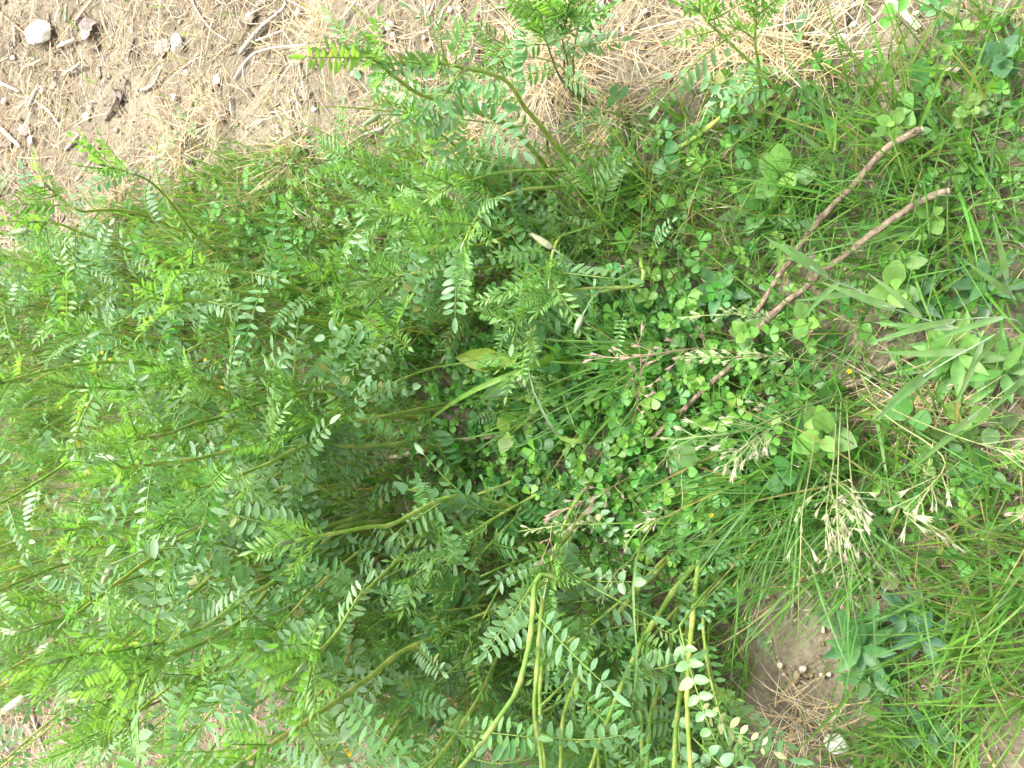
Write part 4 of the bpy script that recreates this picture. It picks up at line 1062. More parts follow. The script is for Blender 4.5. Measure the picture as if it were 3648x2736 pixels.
# younger side stems that fill the clumps between the big ones
def side_stem(key, x, y, L, lean, az, dens=1.0, kind='mat', r=.003):
    e = ROOT[key]
    b = PD(x, y)
    pts = arc_pts(b - Vector((0, 0, .004)), az, lean * .35, lean, L, 6, random.gauss(0, .3))
    build_stem(e, pts, r, jit(STM, .1), True, dens, .22, True, kind, .045)
for key, n, box, L, az, lean in [('left', 17, (480, 660, 1000, 960), (.25, .42), (NEAR - .3, 1.2), (.1, .5)), ('leftlow', 21, (420, 960, 900, 1220), (.28, .46), (NEAR, 1.2), (.1, .5)), ('lower', 17, (480, 1130, 1050, 1400), (.25, .42), (DOWNX, .8), (.15, .6)),
                                 ('fan', 13, (950, 1180, 1230, 1440), (.18, .32), (DOWNX, .8), (.2, .7)), ('row', 18, (1230, 1180, 1570, 1500), (.14, .26), (DOWNX, .9), (.2, .8)), ('upper', 9, (960, 380, 1260, 600), (.14, .26), (FAR, 1.4), (.3, .9)),
                                 ('far', 9, (180, 520, 560, 640), (.2, .35), (FAR, 1.3), (.2, .6)), ('crown', 7, (1080, 480, 1440, 640), (.08, .16), (FAR, 1.4), (.4, 1.0)), ('bent', 8, (1000, 1000, 1300, 1150), (.15, .25), (DOWNX, .9), (.3, .8))]:
    for _ in range(n):
        side_stem(key, random.uniform(box[0], box[2]), random.uniform(box[1], box[3]), random.uniform(*L), random.uniform(*lean), random.gauss(*az), 1.15, random.choice(['mat', 'mat', 'mat', 'round']))

# single big leaves that show clearly, as stems of one leaf
def lone_leaf(key, rg, a, b, za, zb, me, sc_=1.0, roll=0.0):
    e = ROOT[key]
    p, q_ = PR(rg, *a, za), PR(rg, *b, zb)
    # a leaf near a stem grows from that stem
    best = None
    for ch in e.children:
        if ch.name.startswith('stem') and len(ch.data.vertices) > 60:
            for v in ch.data.vertices:
                d_ = (v.co + e.location - p).length
                if d_ < .045 and (best is None or d_ < best[0]): best = (d_, ch, v.co.copy())
    if best:
        d = q_ - p
        bb = max(v.co.length for v in me.vertices)
        return obj('leaf', me, best[1], leaf_matrix(best[2], d + Vector((0, 0, .12 * d.length)), roll) @ Matrix.Scale(d.length / bb * sc_, 4))
    g0 = Vector((p.x - (q_.x - p.x) * .1, p.y - (q_.y - p.y) * .1, float(zg(p.x, p.y)) - .004))
    mb = MB()
    c = catmull([g0, p.lerp(g0, .4) + Vector((.004, 0, 0)), p], 8)
    tube(mb, [v - e.location for v in c], .0013, 5, STM)
    so = obj('stem', mb.mesh('stem', M['stem']), e)
    bb = max(v.co.length for v in me.vertices)
    d = q_ - p
    o = obj('leaf', me, so, leaf_matrix(p - e.location, d + Vector((0, 0, .12 * d.length)), roll) @ Matrix.Scale(d.length / bb * sc_, 4))
    return o
lone_leaf('row', 9, (-20, 740), (250, 1610), .24, .30, ROUND_L[0])
lone_leaf('row', 9, (120, 1270), (770, 1645), .22, .26, BROWNED[0])
lone_leaf('row', 9, (330, 480), (120, 720), .10, .16, ROUND_L[1])
lone_leaf('row', 9, (400, 700), (640, 960), .10, .08, ROUND_L[2])
lone_leaf('row', 9, (470, 300), (110, 370), .10, .15, ROUND_L[3], 1, .4)
lone_leaf('upper', 2, (1090, 530), (1010, 10), .20, .24, ROUND_L[4])
lone_leaf('upper', 2, (1720, 720), (1370, 910), .10, .16, MAT_L[3])
lone_leaf('upper', 2, (720, 1160), (260, 1150), .16, .22, MAT_L[4])
for a_, b_, me_ in [((980, 480), (820, 600), MAT_L[14]), ((860, 450), (780, 620), MID_L[0]), ((760, 430), (600, 380), MID_L[1]), ((700, 420), (640, 480), YNG_L[0]), ((1000, 770), (960, 600), MAT_L[15]), ((1000, 760), (980, 920), MAT_L[16]), ((880, 730), (600, 810), ROUND_L[3]), ((500, 600), (440, 860), MAT_L[17]), ((480, 600), (210, 600), MID_L[2]), ((420, 560), (260, 520), MID_L[3]), ((300, 460), (250, 280), MID_L[4]), ((640, 660), (560, 760), MID_L[5]), ((760, 690), (740, 540), MAT_L[18]), ((1180, 720), (1050, 780), MAT_L[19])]:
    hz = .2 + .26 * max(0, 1150 - a_[0]) / 1000
    lone_leaf('upper', 2, a_, b_, hz, hz + .01, me_)
lone_leaf('crown', 5, (1640, 480), (1610, 240), .14, .20, MAT_L[0])
lone_leaf('crown', 5, (1830, 380), (1780, 650), .12, .14, MAT_L[1])
lone_leaf('crown', 2, (2020, 1600), (2180, 1400), .12, .16, MAT_L[2])
lone_leaf('left', 5, (560, 600), (420, 1010), .14, .18, MAT_L[6])
lone_leaf('left', 5, (520, 150), (400, 560), .16, .18, MAT_L[7])
lone_leaf('leftlow', 5, (350, 1210), (110, 1010), .2, .28, MAT_L[8])
lone_leaf('leftlow', 5, (1030, 1010), (830, 1090), .06, .09, MAT_L[5], 1, -.2)
lone_leaf('bent', 5, (1020, 1659), (300, 1480), .12, .22, ROUND_L[5])
lone_leaf('bent', 8, (1240, 450), (890, 1000), .26, .33, MAT_L[9])
lone_leaf('bent', 8, (1120, 330), (1010, 130), .08, .12, MAT_L[10])
lone_leaf('fan', 8, (600, 830), (900, 1040), .24, .27, MAT_L[11])
lone_leaf('fan', 8, (480, 440), (300, 640), .2, .25, MAT_L[12])
lone_leaf('row', 8, (1600, 880), (1400, 1230), .20, .24, MAT_L[13])
lone_leaf('row', 8, (2010, 530), (1830, 440), .12, .16, ROUND_L[0])
lone_leaf('row', 8, (1300, 1250), (1250, 1659), .3, .32, ROUND_L[1])
lone_leaf('fan', 8, (900, 420), (620, 20), .22, .3, ROUND_L[2])

# separate small plants of the same kind
e = empty('feathery_leaved_plant', PR(2, 1600, 700), 'slim bushy plant with many thin stems at the top middle', 'plant', 'tall plants with feathery leaves')
for pts, z1 in [([(1600, 700), (1520, 590), (1450, 500), (1440, 300), (1390, 130), (1370, 60)], .2), ([(1600, 700), (1500, 560), (1420, 430), (1300, 380), (1150, 360), (1030, 340)], .14), ([(1610, 690), (1530, 560), (1500, 400), (1530, 200), (1560, 60)], .18), ([(1590, 690), (1480, 580), (1400, 470), (1340, 300), (1300, 150)], .18), ([(1600, 700), (1480, 540), (1470, 420), (1430, 240), (1470, 100)], .2)]:
    build_stem(e, traced(2, pts, 0.0, z1), .0021, (.12, .19, .06), True, 1.2, .3, True, 'mid', .035)
e = empty('feathery_leaved_plant', PR(4, 300, 330), 'pale small-leaved plant in the far grass at the left edge', 'plant', 'tall plants with feathery leaves')
for k in range(5):
    build_stem(e, arc_pts(PD(60 + 30 * k, 640 + 12 * k), random.uniform(0, 6), .1, .5, .2, 6), .0022, STM, True, 1.1, .25, True, 'mid', .04)
e = empty('feathery_leaved_plant', PD(90, 1400), 'leafy stems crossing the bottom left corner', 'plant', 'tall plants with feathery leaves')
for x, y, L, az in [(260, 1330, .42, DOWNX - .6), (180, 1290, .42, DOWNX - .9), (330, 1430, .38, DOWNX - .3), (420, 1480, .36, DOWNX - .2), (130, 1200, .4, DOWNX - 1.0), (500, 1440, .42, DOWNX), (250, 1230, .44, DOWNX - .5), (620, 1470, .4, DOWNX + .1), (380, 1380, .45, DOWNX - .3), (200, 1380, .4, DOWNX - .5), (560, 1400, .45, DOWNX)]:
    build_stem(e, arc_pts(PD(x, y) - Vector((0, 0, .004)), az, .1, .55, L, 6, random.gauss(0, .2)), .0036, jit(STM, .1), True, 1.15, .25, True, 'mat')
for i, (x, y, lab) in enumerate([(265, 560, 'small sprout with tiny leaflets low on the soil at the far left'), (1350, 330, 'small sprout with round leaflets right of the upper plant'), (2050, 120, 'round-leafleted sprout in the top right corner'), (1800, 60, 'lone leafy sprout on the straw at the top right'), (1240, 480, 'small yellowish sprout on the dry soil, upper left')]):
    x, y = [(265, 560), (1080 + 300, 300), (2090, 125), (1740, 95), (690 * .98, 235)][i] if i != 4 else (410, 265)
    e = empty('leafy_sprout', PD(x, y), lab, 'sprout', 'small leafy sprouts')
    for k in range(4):
        mb = MB(); me = random.choice(ROUND_L if i in (1, 2) else MID_L)
        obj('leaf', me, e, Matrix.Translation((0, 0, .002)) @ Matrix.Rotation(k * 1.6 + i, 4, 'Z') @ Matrix.Rotation(-.3, 4, 'Y') @ Matrix.Scale(random.uniform(.5, .8), 4))
    mb = MB(); tube(mb, [Vector((0, 0, -.004)), Vector((0, 0, .012)), Vector((.003, 0, .03))], [.002, .0016, .0008], 6, STM)
    obj('stem', mb.mesh('stem', M['stem']), e)

# ------------------------------------------------------------------ round-leaved plants
def round_plant(rg, x, y, z, size, nl, tint, lab, spread=.5, column=False):
    b = PR(rg, x, y, 0); top = PR(rg, x, y, z)
    base = Vector((top.x, top.y, float(zg(top.x, top.y))))
    e = empty('round_leaved_plant', base, lab, 'plant', 'round-leaved plants')
    tp = top - base
    mb = MB()
    c = catmull([Vector((0, 0, -.004)), tp * .5 + Vector((.004, .006, 0)), tp], 7)
    tube(mb, c, [.0016, .0015, .0014, .0013, .0012, .001, .0008], 6, (.13, .22, .06))
    obj('stem', mb.mesh('stem', M['stem']), e)
    for k in range(nl):
        f = k / max(1, nl - 1)
        a = k * 2.3 + x
        o_ = c[6].lerp(c[2], f * (1 if column else .6))
        d = Vector((math.cos(a), math.sin(a), .25 + .5 * (1 - f))).normalized()
        s_ = size * (.82 if size > .04 else .72) * (.5 + .5 * min(1, f * 1.8)) * random.uniform(.85, 1.1)
        lm = MB()
        pet = [o_, o_ + d * s_ * .25]
        tube(lm, pet, .0007, 4, (.13, .22, .06), False)
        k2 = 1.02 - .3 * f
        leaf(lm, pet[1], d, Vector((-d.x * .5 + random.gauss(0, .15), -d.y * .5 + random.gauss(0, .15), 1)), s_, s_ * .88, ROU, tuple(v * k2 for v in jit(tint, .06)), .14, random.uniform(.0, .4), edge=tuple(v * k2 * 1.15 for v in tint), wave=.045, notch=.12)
        obj('leaf', lm.mesh('round_leaf', M['leaf']), e)
LG, DG2 = (.130, .265, .055), (.070, .190, .045)
for a in [(6, 900, 1170, .10, .042, 7, (.15, .28, .06), 'bright yellow-green round-leaved plant right of the clover patch'), (6, 1350, 210, .08, .036, 6, LG, 'round-leaved plant right of the cut branches'), (6, 800, 420, .06, .030, 5, LG, 'round-leaved plant between lower branch and clover'),
          (6, 400, 500, .08, .026, 8, (.13, .26, .05), 'pale green leafy plant at the end of the cut branches'), (3, 630, 1130, .08, .042, 6, LG, 'large pale round-leaved plant left of the upper cut branch'), (3, 1360, 780, .09, .026, 6, LG, 'round-leaved plant at the tip of the upper cut branch'),
          (3, 1880, 690, .05, .026, 7, (.17, .26, .08), 'yellowish small-leaved plant near the right end of the branches'), (6, 1850, 1050, .05, .036, 4, LG, 'heart-leaved plant at the right under thin stalks'), (6, 1740, 1140, .05, .028, 3, LG, 'small heart-leaved plant at the right beside a grey-leaved one'),
          (6, 2030, 1110, .05, .032, 3, (.12, .20, .08), 'greyish heart-leaved plant near the right edge'), (6, 1570, 1350, .04, .026, 6, LG, 'small leafy plant above the large panicle'), (6, 1960, 1420, .04, .034, 5, DG2, 'dark round-leaved plant near the right edge'),
          (9, 1420, 430, .03, .030, 2, (.19, .22, .10), 'pale fading round leaf above the dark narrow leaves'), (9, 1530, 370, .03, .030, 3, (.12, .2, .07), 'round-leaved plant beside the pale fading leaf'), (5, 710, 1410, .06, .030, 4, (.16, .28, .04), 'yellow-green leafy plant in the left of the clover patch'),
          (5, 1060, 1150, .09, .036, 4, (.16, .28, .05), 'light yellow-green broad leaves above the clover patch'), (5, 1230, 950, .09, .026, 5, LG, 'light leafy plant next to the long pale blade'), (3, 730, 185, .04, .026, 3, (.09, .2, .06), 'small broad-leaved plant on the straw at the top right'),
          (3, 1560, 570, .04, .038, 4, DG2, 'dark round-leaved plant beside the grey wood at the top right'), (3, 2080, 340, .06, .030, 8, (.07, .17, .075), 'bluish round-leaved plant at the top right edge'), (3, 1620, 1390, .07, .034, 5, LG, 'round-leaved plant below the lower cut branch'),
          (6, 940, 1010, .03, .048, 3, DG2, 'dark large round leaves behind the bright yellow-green plant'), (6, 30, 1400, .14, .040, 2, (.12, .25, .06), 'pair of large pale leaves among the nodding grass heads'), (6, 1420, 30, .05, .034, 5, LG, 'round-leaved plant above the right soil gap'), (9, 120, 60, .10, .020, 7, (.12, .26, .04), 'bright tip of small leaves above the brown soil patch'), (5, 2100, 430, .10, .018, 8, (.11, .25, .04), 'bright green leaf tip at the upper end of the clover patch'), (5, 1830, 1210, .08, .018, 8, (.12, .27, .04), 'bright green leaf tip in the right of the clover patch')]:
    round_plant(*a)

# ------------------------------------------------------------------ rosettes of narrow leaves
def rosette(rg, x, y, z, L, Wd, nl, tint, lab, name='narrow_leaved_plant', up=.45, prof=LAN, group='narrow-leaved plants'):
    b = PR(rg, x, y, 0)
    e = empty(name, b, lab, 'plant', group)
    mb = MB(); tube(mb, [Vector((0, 0, -.004)), Vector((0, 0, z)), Vector((.002, 0, z * 1.3 + .004))], [.002, .0016, .0008], 6, (.13, .21, .06)); obj('stem', mb.mesh('stem', M['stem']), e)
    for k in range(nl):
        f = k / nl
        a = k * 2.4 + x
        d = Vector((math.cos(a), math.sin(a), up * (.3 + 1.4 * f))).normalized()
        lm = MB()
        leaf(lm, Vector((0, 0, z * (.3 + .8 * f))), d, Vector((-d.x * d.z, -d.y * d.z, 1)), L * (1.1 - .5 * f) * random.uniform(.85, 1.15), Wd * (1.1 - .3 * f), prof, jit(tint, .08), .3, random.uniform(.2, .8), wave=.02)
        obj('leaf', lm.mesh('narrow_leaf', M['leaf']), e)
rosette(6, 1780, 650, .05, .062, .017, 15, (.105, .235, .050), 'fresh green rosette of narrow leaves under the silvery blades')
rosette(6, 2060, 750, .05, .055, .014, 10, (.10, .225, .05), 'narrow-leaved rosette at the right edge')
rosette(6, 1700, 640, .04, .045, .014, 8, (.10, .22, .05), 'small rosette left of the fresh green one')
rosette(9, 1180, 800, .05, .060, .018, 14, (.060, .165, .050), 'dark green narrow-leaved plant right of the brown soil patch')
rosette(9, 1560, 720, .05, .055, .014, 10, (.050, .130, .075), 'bluish narrow-leaved plant right of the dark green one')
rosette(9, 1620, 1340, .04, .055, .016, 9, (.065, .165, .065), 'narrow-leaved plant above the bottom right tuft')
rosette(9, 1450, 610, .04, .040, .014, 8, (.055, .145, .07), 'small bluish plant under the pale fading leaf')
rosette(3, 560, 1380, .04, .060, .026, 9, (.075, .19, .045), 'toothed broad-leaved rosette below the large round leaves')
rosette(6, 280, 240, .05, .045, .018, 9, (.07, .18, .06), 'leafy plant left of the two cut branches')
rosette(6, 1500, 300, .04, .045, .014, 8, (.06, .15, .07), 'bluish leafy plant below the round leaves at the right')
rosette(6, 1950, 190, .04, .050, .015, 9, (.06, .155, .06), 'dark leafy plant near the upper right edge')
rosette(9, 1230, 1000, .04, .050, .016, 8, (.075, .18, .06), 'leafy plant below the dark green narrow-leaved one')
# broad leaves in the middle
b = PR(5, 1130, 700)
e = empty('broad_leaved_plant', b, 'large glowing yellow-green broad leaf above the clover patch', 'plant')
for (a, c_), wd, t in [(((1120, 690), (715, 655)), .036, (.19, .31, .035)), (((1150, 780), (900, 930)), .030, (.10, .2, .07)), (((1130, 600), (1000, 480)), .022, (.07, .18, .06)), (((1180, 720), (1330, 420)), .026, (.08, .19, .06))]:
    p, q_ = PR(5, *a, .05), PR(5, *c_, .085)
    lm = MB(); tube(lm, [Vector((0, 0, 0)), p - b], .0018, 5, (.14, .22, .06), False)
    leaf(lm, p - b, q_ - p, Vector((0, -.35, 1)), (q_ - p).length, wd, LAN, t, .35, .35, wave=.02, edge=tuple(v * .9 for v in t))
    obj('leaf', lm.mesh('broad_leaf', M['leaf']), e)

# feathery fine-cut leaves
def ferny(rg, x, y, lab):
    b = PR(rg, x, y, 0)
    e = empty('fine_cut_plant', b, lab, 'plant', 'plants with finely cut leaves')
    for k in range(7):
        mb = MB(); a = k * .95 + x
        pts = arc_pts((0, 0, 0), a, .5, .7, random.uniform(.04, .06), 9)
        tube(mb, pts, .0006, 4, (.11, .22, .05), False)
        for i in range(2, 9):
            for sg in (-1, 1):
                d = (pts[i] - pts[i - 1]).normalized(); s_ = d.cross(Vector((0, 0, 1))).normalized() * sg
                for q_ in (.5, 0, -.4):
                    leaf(mb, pts[i], (d * (.6 + q_) + s_).normalized(), Vector((0, 0, 1)), .009 * (1.2 - i / 14), .0016, LAN, jit((.10, .23, .05), .1), .2, .2)
        obj('leaf', mb.mesh('fine_leaf', M['leaf']), e)
ferny(3, 1420, 1570, 'soft finely cut green plant below the lower cut branch')
ferny(3, 1990, 1130, 'finely cut plant in the grass at the right edge')
ferny(5, 1330, 1520, 'light finely lobed plant low in the clover patch')
ferny(2, 1800, 1200, 'small finely cut plant right of the upper plant base')

# ------------------------------------------------------------------ broad silvery grass shoots
def silver_shoot(rg, pts, z, w, blades, lab):
    ps = [PR(rg, x, y, zz) for (x, y), zz in zip(pts, np.linspace(z[0], z[1], len(pts)))]
    b = Vector((ps[0].x, ps[0].y, float(zg(ps[0].x, ps[0].y))))
    e = empty('silvery_grass_shoot', b, lab, 'grass', 'broad grass shoots with silvery sheaths')
    c = [v - b for v in catmull([b - Vector((0, 0, .004))] + ps, 12)]
    k = depth(ps[-1]) / F / 1.819
    mb = MB(); tube(mb, c, [w * k * .32 * (1 - .05 * i) for i in range(12)], 7, (.20, .29, .16)); obj('sheath', mb.mesh('sheath', M['stem']), e)
    for (t, L, da, bw) in blades:
        i = int(t * 11)
        d = (c[min(11, i + 1)] - c[max(0, i - 1)]).normalized()
        az = math.atan2(d.y, d.x) + da
        til = math.acos(max(-1, min(1, d.z)))
        mb = MB(); ribbon(mb, arc_pts(c[i], az, til, random.uniform(.2, .8), L * .78, 9, random.gauss(0, .2)), bw, jit((.135, .25, .085), .08), Vector((0, -.4, 1)), .4, base=(.25, .32, .2))
        obj('blade', mb.mesh('blade', M['grass']), e)
silver_shoot(6, [(2050, 500), (1900, 580), (1700, 690), (1560, 780)], (.12, .22), 36, [(.5, .14, .3, .008), (.8, .12, -.4, .008), (.95, .13, .1, .008), (.98, .11, -.15, .007), (.7, .10, .7, .007)], 'silvery broad grass shoot crossing the fresh green rosette')
silver_shoot(6, [(1900, 500), (1660, 440), (1450, 370), (1300, 320)], (.09, .19), 30, [(.55, .1, .3, .008), (.8, .1, -.5, .008), (.97, .12, 0, .009), (.7, .09, .6, .007)], 'silvery grass shoot pointing left at the right soil gap')
silver_shoot(6, [(1330, 330), (1130, 220), (950, 150), (830, 70)], (.06, .16), 28, [(.6, .1, .7, .008), (.85, .09, -.4, .008), (.97, .11, 0, .008), (.8, .1, 1.2, .007)], 'silvery grass shoot lying over the lower cut branch')
silver_shoot(3, [(1070, 1190), (1030, 1100), (985, 1000), (960, 930)], (.03, .12), 30, [(.6, .12, .5, .008), (.85, .10, -.6, .007), (.97, .12, 0, .007)], 'silvery grass shoot above the upper cut branch')
silver_shoot(6, [(2200, 450), (2100, 400), (1800, 410), (1740, 440)], (.08, .16), 24, [(.7, .1, .3, .007), (.95, .12, -.2, .007)], 'silvery grass shoot at the right edge above the rosette')
silver_shoot(6, [(2212, 780), (2100, 860), (1950, 980), (1850, 1060)], (.12, .2), 18, [(.6, .12, .2, .007), (.97, .14, 0, .007)], 'pale broad blade slanting in from the right edge')
silver_shoot(6, [(2170, 330), (2140, 280), (2110, 200), (2090, 110)], (.04, .12), 28, [(.7, .1, .5, .008), (.97, .11, 0, .008)], 'silvery grass shoot in the upper right edge')

# ------------------------------------------------------------------ nodding grass heads
SPK = []
def spike_mesh(tint, ln=.014):
    mb = MB()
    tube(mb, [Vector((0, 0, 0)), Vector((ln * .25, 0, 0)), Vector((ln * .6, 0, .0003)), Vector((ln, 0, .001))], [.0003, .0010, .0008, .0002], 5, tint)
    for sg in (-1, 1):
        leaf(mb, Vector((ln * .1, 0, 0)), Vector((1, sg * .18, 0)), Vector((0, -sg * .6, .8)), ln * .95, .0016, LAN, lighten(tint, 1.08), .5, .1)
    return mb.mesh('spikelet', M['straw'])
SPK = {'pale': [spike_mesh((.36, .35, .22)), spike_mesh((.29, .33, .18), .016), spike_mesh((.38, .33, .24), .013)], 'pink': [spike_mesh((.29, .20, .16)), spike_mesh((.34, .25, .20), .013)], 'green': [spike_mesh((.24, .31, .14)), spike_mesh((.30, .34, .18), .012)]}
def panicle(rg, pts, z, kind, lab, nsp=26, head=.45, br=.03, r=.0008, tint=None):
    pp = [S(rg, *p) for p in pts] if isinstance(rg, int) else [S(a, *p) for a, p in zip(rg, pts)]
    ps = [P(x, y, zz) for (x, y), zz in zip(pp, z)]
    b = Vector((ps[0].x, ps[0].y, float(zg(ps[0].x, ps[0].y))))
    e = empty('flowering_grass', b, lab, 'grass', 'flowering grass stalks with nodding heads')
    src = ps if z[0] < .02 else [b + Vector((.01, -.01, -.004))] + ps
    c = [v - b for v in catmull(src, 24)]
    mb = MB(); tube(mb, c, [r * (1.2 - .7 * i / 24) for i in range(24)], 5, tint or (.26, .30, .12)); obj('stalk', mb.mesh('stalk', M['stem']), e)
    i0 = int(24 * (1 - head))
    for k in range(nsp):
        i = random.randint(i0, 22); t = (i - i0) / max(1, 23 - i0)
        d = (c[i + 1] - c[i]).normalized()
        sv = Vector((random.gauss(0, 1), random.gauss(0, 1), random.gauss(0, .5) - .3))
        sv = (sv - d * sv.dot(d)).normalized()
        L = br * (1 - .6 * t) * random.uniform(.5, 1.1)
        p1 = c[i] + (d * .9 + sv * .6).normalized() * L
        p1.z -= L * .3
        bm_ = MB(); tube(bm_, [c[i], c[i].lerp(p1, .5) + Vector((0, 0, L * .1)), p1], .00035, 4, tint or (.26, .30, .14), False)
        bo = obj('branch', bm_.mesh('branch', M['stem']), e)
        sd_ = (d * .9 + sv * .35 + Vector((0, 0, -.35))).normalized()
        obj('spikelet', random.choice(SPK[kind]), bo, leaf_matrix(p1, sd_) @ Matrix.Scale(random.uniform(.6, .95), 4))
panicle((6, 6, 9, 9, 9, 9), [(1000, 880), (980, 1300), (930, 0), (950, 200), (965, 340), (995, 470)], (0, .18, .3, .33, .32, .29), 'pale', 'nodding pale grass head over the brown soil, leftmost of the drooping group', 24)
panicle((6, 6, 9, 9, 9, 9), [(1030, 880), (1010, 1300), (1000, 0), (1020, 250), (1050, 450), (1085, 610)], (0, .18, .3, .33, .31, .27), 'pale', 'nodding pale grass head in the middle of the drooping group', 26)
panicle((6, 6, 9, 9, 9, 9), [(1060, 880), (1080, 1300), (1120, 0), (1170, 180), (1260, 330), (1385, 540)], (0, .18, .3, .33, .31, .27), 'pale', 'nodding pale grass head reaching towards the fading round leaf', 26)
panicle((6, 6, 9, 9, 9, 9), [(900, 900), (830, 1350), (775, 0), (765, 250), (752, 500), (750, 840)], (0, .16, .24, .27, .25, .19), 'pale', 'slender drooping grass head hanging over the brown soil patch', 18, .5, .022)
panicle((9, 9, 9, 9, 9), [(960, -250), (1000, 0), (1070, 180), (1130, 360), (1215, 525)], (0.1, .26, .32, .31, .28), 'pale', 'short nodding grass head between the drooping pale ones', 20, .5)
panicle((6, 6, 6, 9, 9, 9), [(1110, 860), (1350, 1060), (1700, 1330), (1430, 0), (1600, 80), (1800, 195)], (.0, .15, .25, .34, .35, .33), 'pale', 'feathery grass head stretching to the right near the right edge', 22, .3)
panicle((6, 6, 6, 6), [(1130, 880), (1500, 1060), (1900, 1210), (2212, 1270)], (.0, .18, .28, .32), 'pink', 'thin pinkish grass stalk running to the right edge', 8, .15)
panicle((6, 6, 6, 6, 5, 5), [(1100, 870), (700, 1010), (400, 1130), (200, 1165), (2160, 1200), (2080, 1370)], (0, .2, .28, .31, .31, .28), 'pale', 'arching green grass stalk with pale drooping spikelets over the clover', 30, .5, .04, .0012, (.17, .25, .09))
panicle((6, 6, 6, 6), [(1000, 930), (600, 1100), (330, 1300), (250, 1420)], (0, .2, .28, .28), 'pale', 'dense pale grass head below the arching stalk in the clover', 26, .3, .03)
panicle((6, 6, 5, 5, 5), [(500, 640), (100, 600), (1950, 650), (1800, 660), (1560, 640)], (.05, .22, .27, .28, .26), 'pink', 'pinkish blurred grass head over the top of the clover', 26, .5, .035, .0009, (.28, .22, .13))
panicle((5, 5, 5, 5, 5), [(1900, 1100), (1920, 950), (1935, 800), (1940, 650), (1900, 500)], (.05, .18, .25, .28, .3), 'pink', 'upright pinkish grass head right of the blurred one', 14, .5, .035, .0008, (.28, .22, .13))
panicle((5, 5, 8, 8, 8), [(2000, 1350), (1750, 1500), (1400, 20), (1360, 160), (1260, 390)], (.06, .25, .33, .35, .32), 'pink', 'pinkish grass head hanging in front of the lower stems', 26, .45, .03, .0008, (.28, .22, .13))
panicle((5, 8, 8, 8, 8), [(2212, 1400), (2200, -20), (2000, 60), (1900, 140), (1820, 240)], (.05, .2, .27, .28, .26), 'pale', 'narrow yellowish grass head above the lower stems', 16, .3, .015)
panicle((8, 8, 8, 8, 8), [(2000, 250), (1850, 330), (1750, 430), (1700, 520), (1650, 620)], (.05, .15, .2, .2, .17), 'green', 'small greenish grass head among the lower stems', 20, .45, .025)
panicle((8, 8, 8, 8), [(1900, 60), (1600, 80), (1400, 90), (1150, 125)], (.1, .22, .27, .28), 'green', 'green spiky grass head pointing left below the clover', 24, .4, .012)
panicle((2, 2, 2, 2), [(300, 1659), (200, 1550), (100, 1470), (0, 1440)], (.02, .08, .14, .16), 'green', 'greenish grass head in the grass left of the upper plant', 22, .5, .02)
panicle((1, 1, 1, 1), [(2212, 1600), (2100, 1500), (2000, 1430), (1900, 1350)], (.02, .08, .14, .16), 'pale', 'pale small grass head in the grass at the upper middle', 22, .5, .02)
panicle((6, 6, 6, 6), [(1000, 700), (600, 650), (300, 655), (0, 655)], (.05, .18, .24, .26), 'green', 'green narrow grass spike across the top of the clover', 30, .5, .010)
panicle((6, 6, 6, 6), [(900, 620), (500, 400), (250, 380), (-30, 400)], (.05, .14, .2, .22), 'green', 'green narrow grass spike beside the leafy branch end', 28, .5, .010)
panicle((6, 9, 9, 9), [(2260, 1500), (2250, -60), (2190, 30), (2110, 80)], (.1, .28, .33, .32), 'pink', 'greyish grass head at the right edge', 20, .5, .025)

# ------------------------------------------------------------------ soft flower spikes
def fuzzy(rg, tip, base, z, w, tint, lab):
    """cylindrical soft spike on a thin stalk: tip and base of the head in the picture, heights above ground"""
    q_, p = PR(rg, *tip, z + .01), PR(rg, *base, z)
    d = (q_ - p).normalized(); L = (q_ - p).length
    foot = p - d * .1; foot.z = float(zg(foot.x, foot.y))
    e = empty('soft_flower_spike', foot, lab, 'flower spike', 'soft pale flower spikes')
    mb = MB()
    c = catmull([Vector((0, 0, -.004)), (p - foot) * .55 + Vector((0, .01, .02)), p - foot], 10)
    tube(mb, c, .0012, 5, (.24, .32, .18)); obj('stalk', mb.mesh('stalk', M['stem']), e)
    k = depth(p) / F / 1.819 * w * .5
    hb = MB()
    hp = [p - foot + d * L * t for t in (0, .12, .35, .65, .88, 1)]
    tube(hb, hp, [k * v for v in (.35, .75, .9, .75, .5, .15)], 8, tint)
    ho = obj('head', hb.mesh('head', M['petal']), e)
    fb = MB()
    for i in range(150):
        t = random.random(); a = random.uniform(0, 6.28)
        e1 = d.cross(Vector((0, .3, 1))).normalized(); e2 = e1.cross(d)
        rr = k * (1 - .6 * t)
        o_ = p - foot + d * L * t
        v = (e1 * math.cos(a) + e2 * math.sin(a))
        leaf(fb, o_ + v * rr * .6, (v + d * 1.0).normalized(), v, k * random.uniform(.6, 1.0), k * .18, LAN, jit(lighten(tint, 1.15), .12), .2, .2)
    obj('bristles', fb.mesh('bristles', M['petal']), ho)['kind'] = 'stuff'
FW, FG = (.45, .50, .36), (.24, .32, .17)
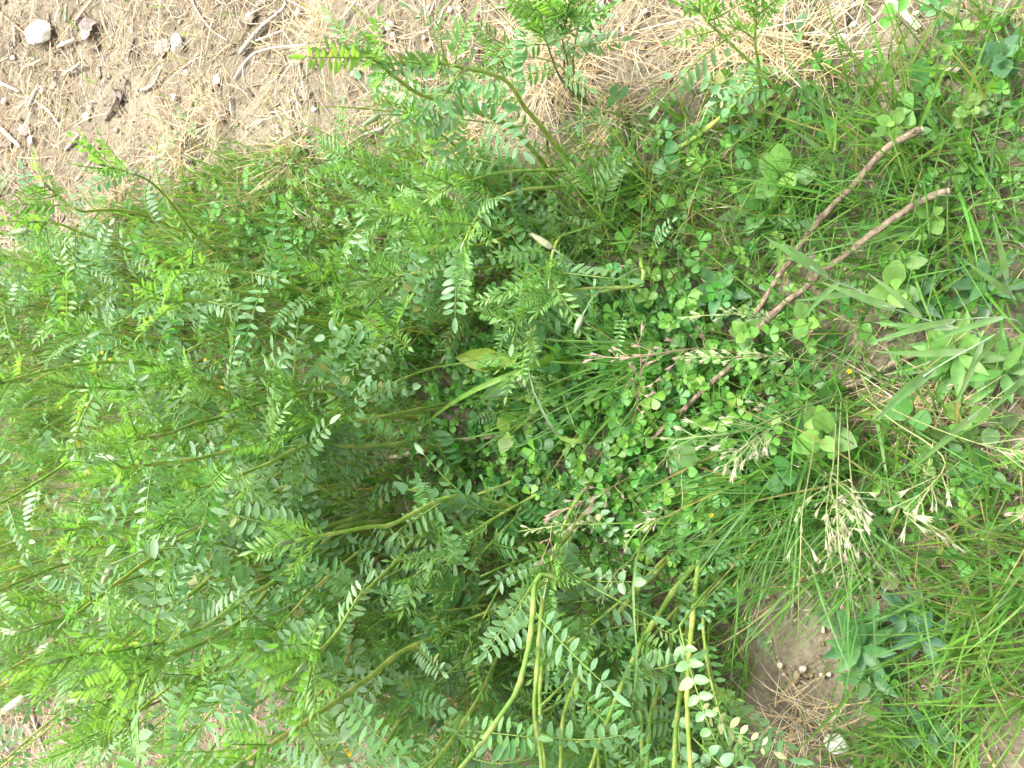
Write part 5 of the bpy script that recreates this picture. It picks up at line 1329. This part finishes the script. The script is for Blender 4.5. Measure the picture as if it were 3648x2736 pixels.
for a in [(7, (5, 1300), (150, 1200), .46, 60, FW, 'white fluffy flower spike at the left edge near the bottom'), (7, (235, 905), (340, 855), .46, 55, FW, 'white fluffy spike right of the one at the left edge'), (7, (5, 770), (125, 785), .46, 50, FW, 'white fluffy spike at the left edge above the others'),
          (4, (575, 1268), (740, 1318), .42, 50, FW, 'pale flower spike with yellow tip in the left middle'), (1, (50, 1515), (185, 1490), .33, 45, FG, 'pale green spike on the far left against the soil'), (2, (130, 820), (250, 740), .30, 42, FG, 'brownish green spike left of the upper plant'), (2, (1230, 1515), (1370, 1610), .18, 55, (.33, .36, .22), 'pale green fuzzy spike above the leaf crown'),
          (7, (660, 470), (725, 340), .50, 52, (.36, .40, .24), 'blurred pale spike near the lower left'), (7, (420, 1230), (520, 1220), .42, 45, FG, 'dark green spike above the bottom left corner'), (7, (650, 1620), (710, 1540), .40, 45, FG, 'dark green spike at the bottom edge, left'), (7, (1590, 1415), (1680, 1405), .35, 38, FG, 'small dark spike over the straw at the bottom left'),
          (5, (1515, 495), (1560, 390), .18, 48, (.30, .36, .24), 'soft pale spike under the leaf crown'), (7, (640, 705), (700, 640), .46, 26, FW, 'thin white spike beside the yellow blossoms'), (5, (1160, 800), (1200, 840), .10, 65, (.34, .38, .26), 'woolly pale bud beside the long pale blade'), (7, (830, 1115), (920, 1050), .5, 40, (.40, .42, .28), 'pale spike hanging off a lower left stem')]:
    fuzzy(*a)

# ------------------------------------------------------------------ yellow flowers
YEL = (.70, .52, .02)
def flower(rg, x, y, size, z, lab, grp, button=False):
    p = PR(rg, x, y, z)
    foot = Vector((p.x + random.gauss(0, .012), p.y + random.gauss(0, .012), 0)); foot.z = float(zg(foot.x, foot.y))
    e = empty('yellow_flower', foot, lab, 'flower', grp)
    mb = MB(); tube(mb, catmull([Vector((0, 0, -.003)), (p - foot) * .5 + Vector((.004, 0, 0)), p - foot], 7), .0007, 4, (.12, .2, .05)); obj('stalk', mb.mesh('stalk', M['stem']), e)
    k = depth(p) / F / 1.819 * size
    nrm = Vector((random.gauss(0, .3), -.5 + random.gauss(0, .2), .8)).normalized()
    e1 = nrm.cross(Vector((1, 0, 0))).normalized(); e2 = nrm.cross(e1)
    n = 12 if button else 5
    for i in range(n):
        a = i * 6.283 / n * (2.4 if button else 1)
        d = (e1 * math.cos(a) + e2 * math.sin(a) + nrm * (.9 - 1.1 * i / n if button else .25)).normalized()
        lm = MB(); leaf(lm, p - foot + d * k * .05, d, nrm, k * (.42 if button else .58), k * (.2 if button else .42), OBO, jit(YEL, .08), .25, .3)
        obj('petal', lm.mesh('petal', M['petal']), e)
B1 = [(670, 577), (660, 625), (710, 672), (735, 665), (1328, 675), (1440, 847), (658, 828), (395, 982), (560, 962), (590, 998), (1105, 688), (1297, 968)]
for (x, y), l2 in zip(B1, from_left(B1, 'small yellow blossom among leaves at the left middle')):
    flower(4, x, y, 20, .08, l2, 'small yellow blossoms of the left middle')
B2 = [(655, 580), (790, 650), (825, 655), (898, 630), (985, 660), (875, 720), (865, 850), (885, 850), (880, 945), (1050, 1025), (1020, 820), (1145, 770), (1175, 750)]
for (x, y), l2 in zip(B2, from_left(B2, 'small yellow blossom between the lower left stems')):
    flower(7, x, y, 18, .13, l2, 'small yellow blossoms of the lower left')
flower(8, 60, 1530, 85, .14, 'larger yellow flower near the bottom edge, lower left', 'larger yellow flowers')
flower(6, 1078, 748, 40, .07, 'tiny yellow button flower right of the clover patch', 'button flowers', True)
flower(9, 185, 20, 34, .10, 'yellow-green button bud above the brown soil patch', 'button flowers', True)
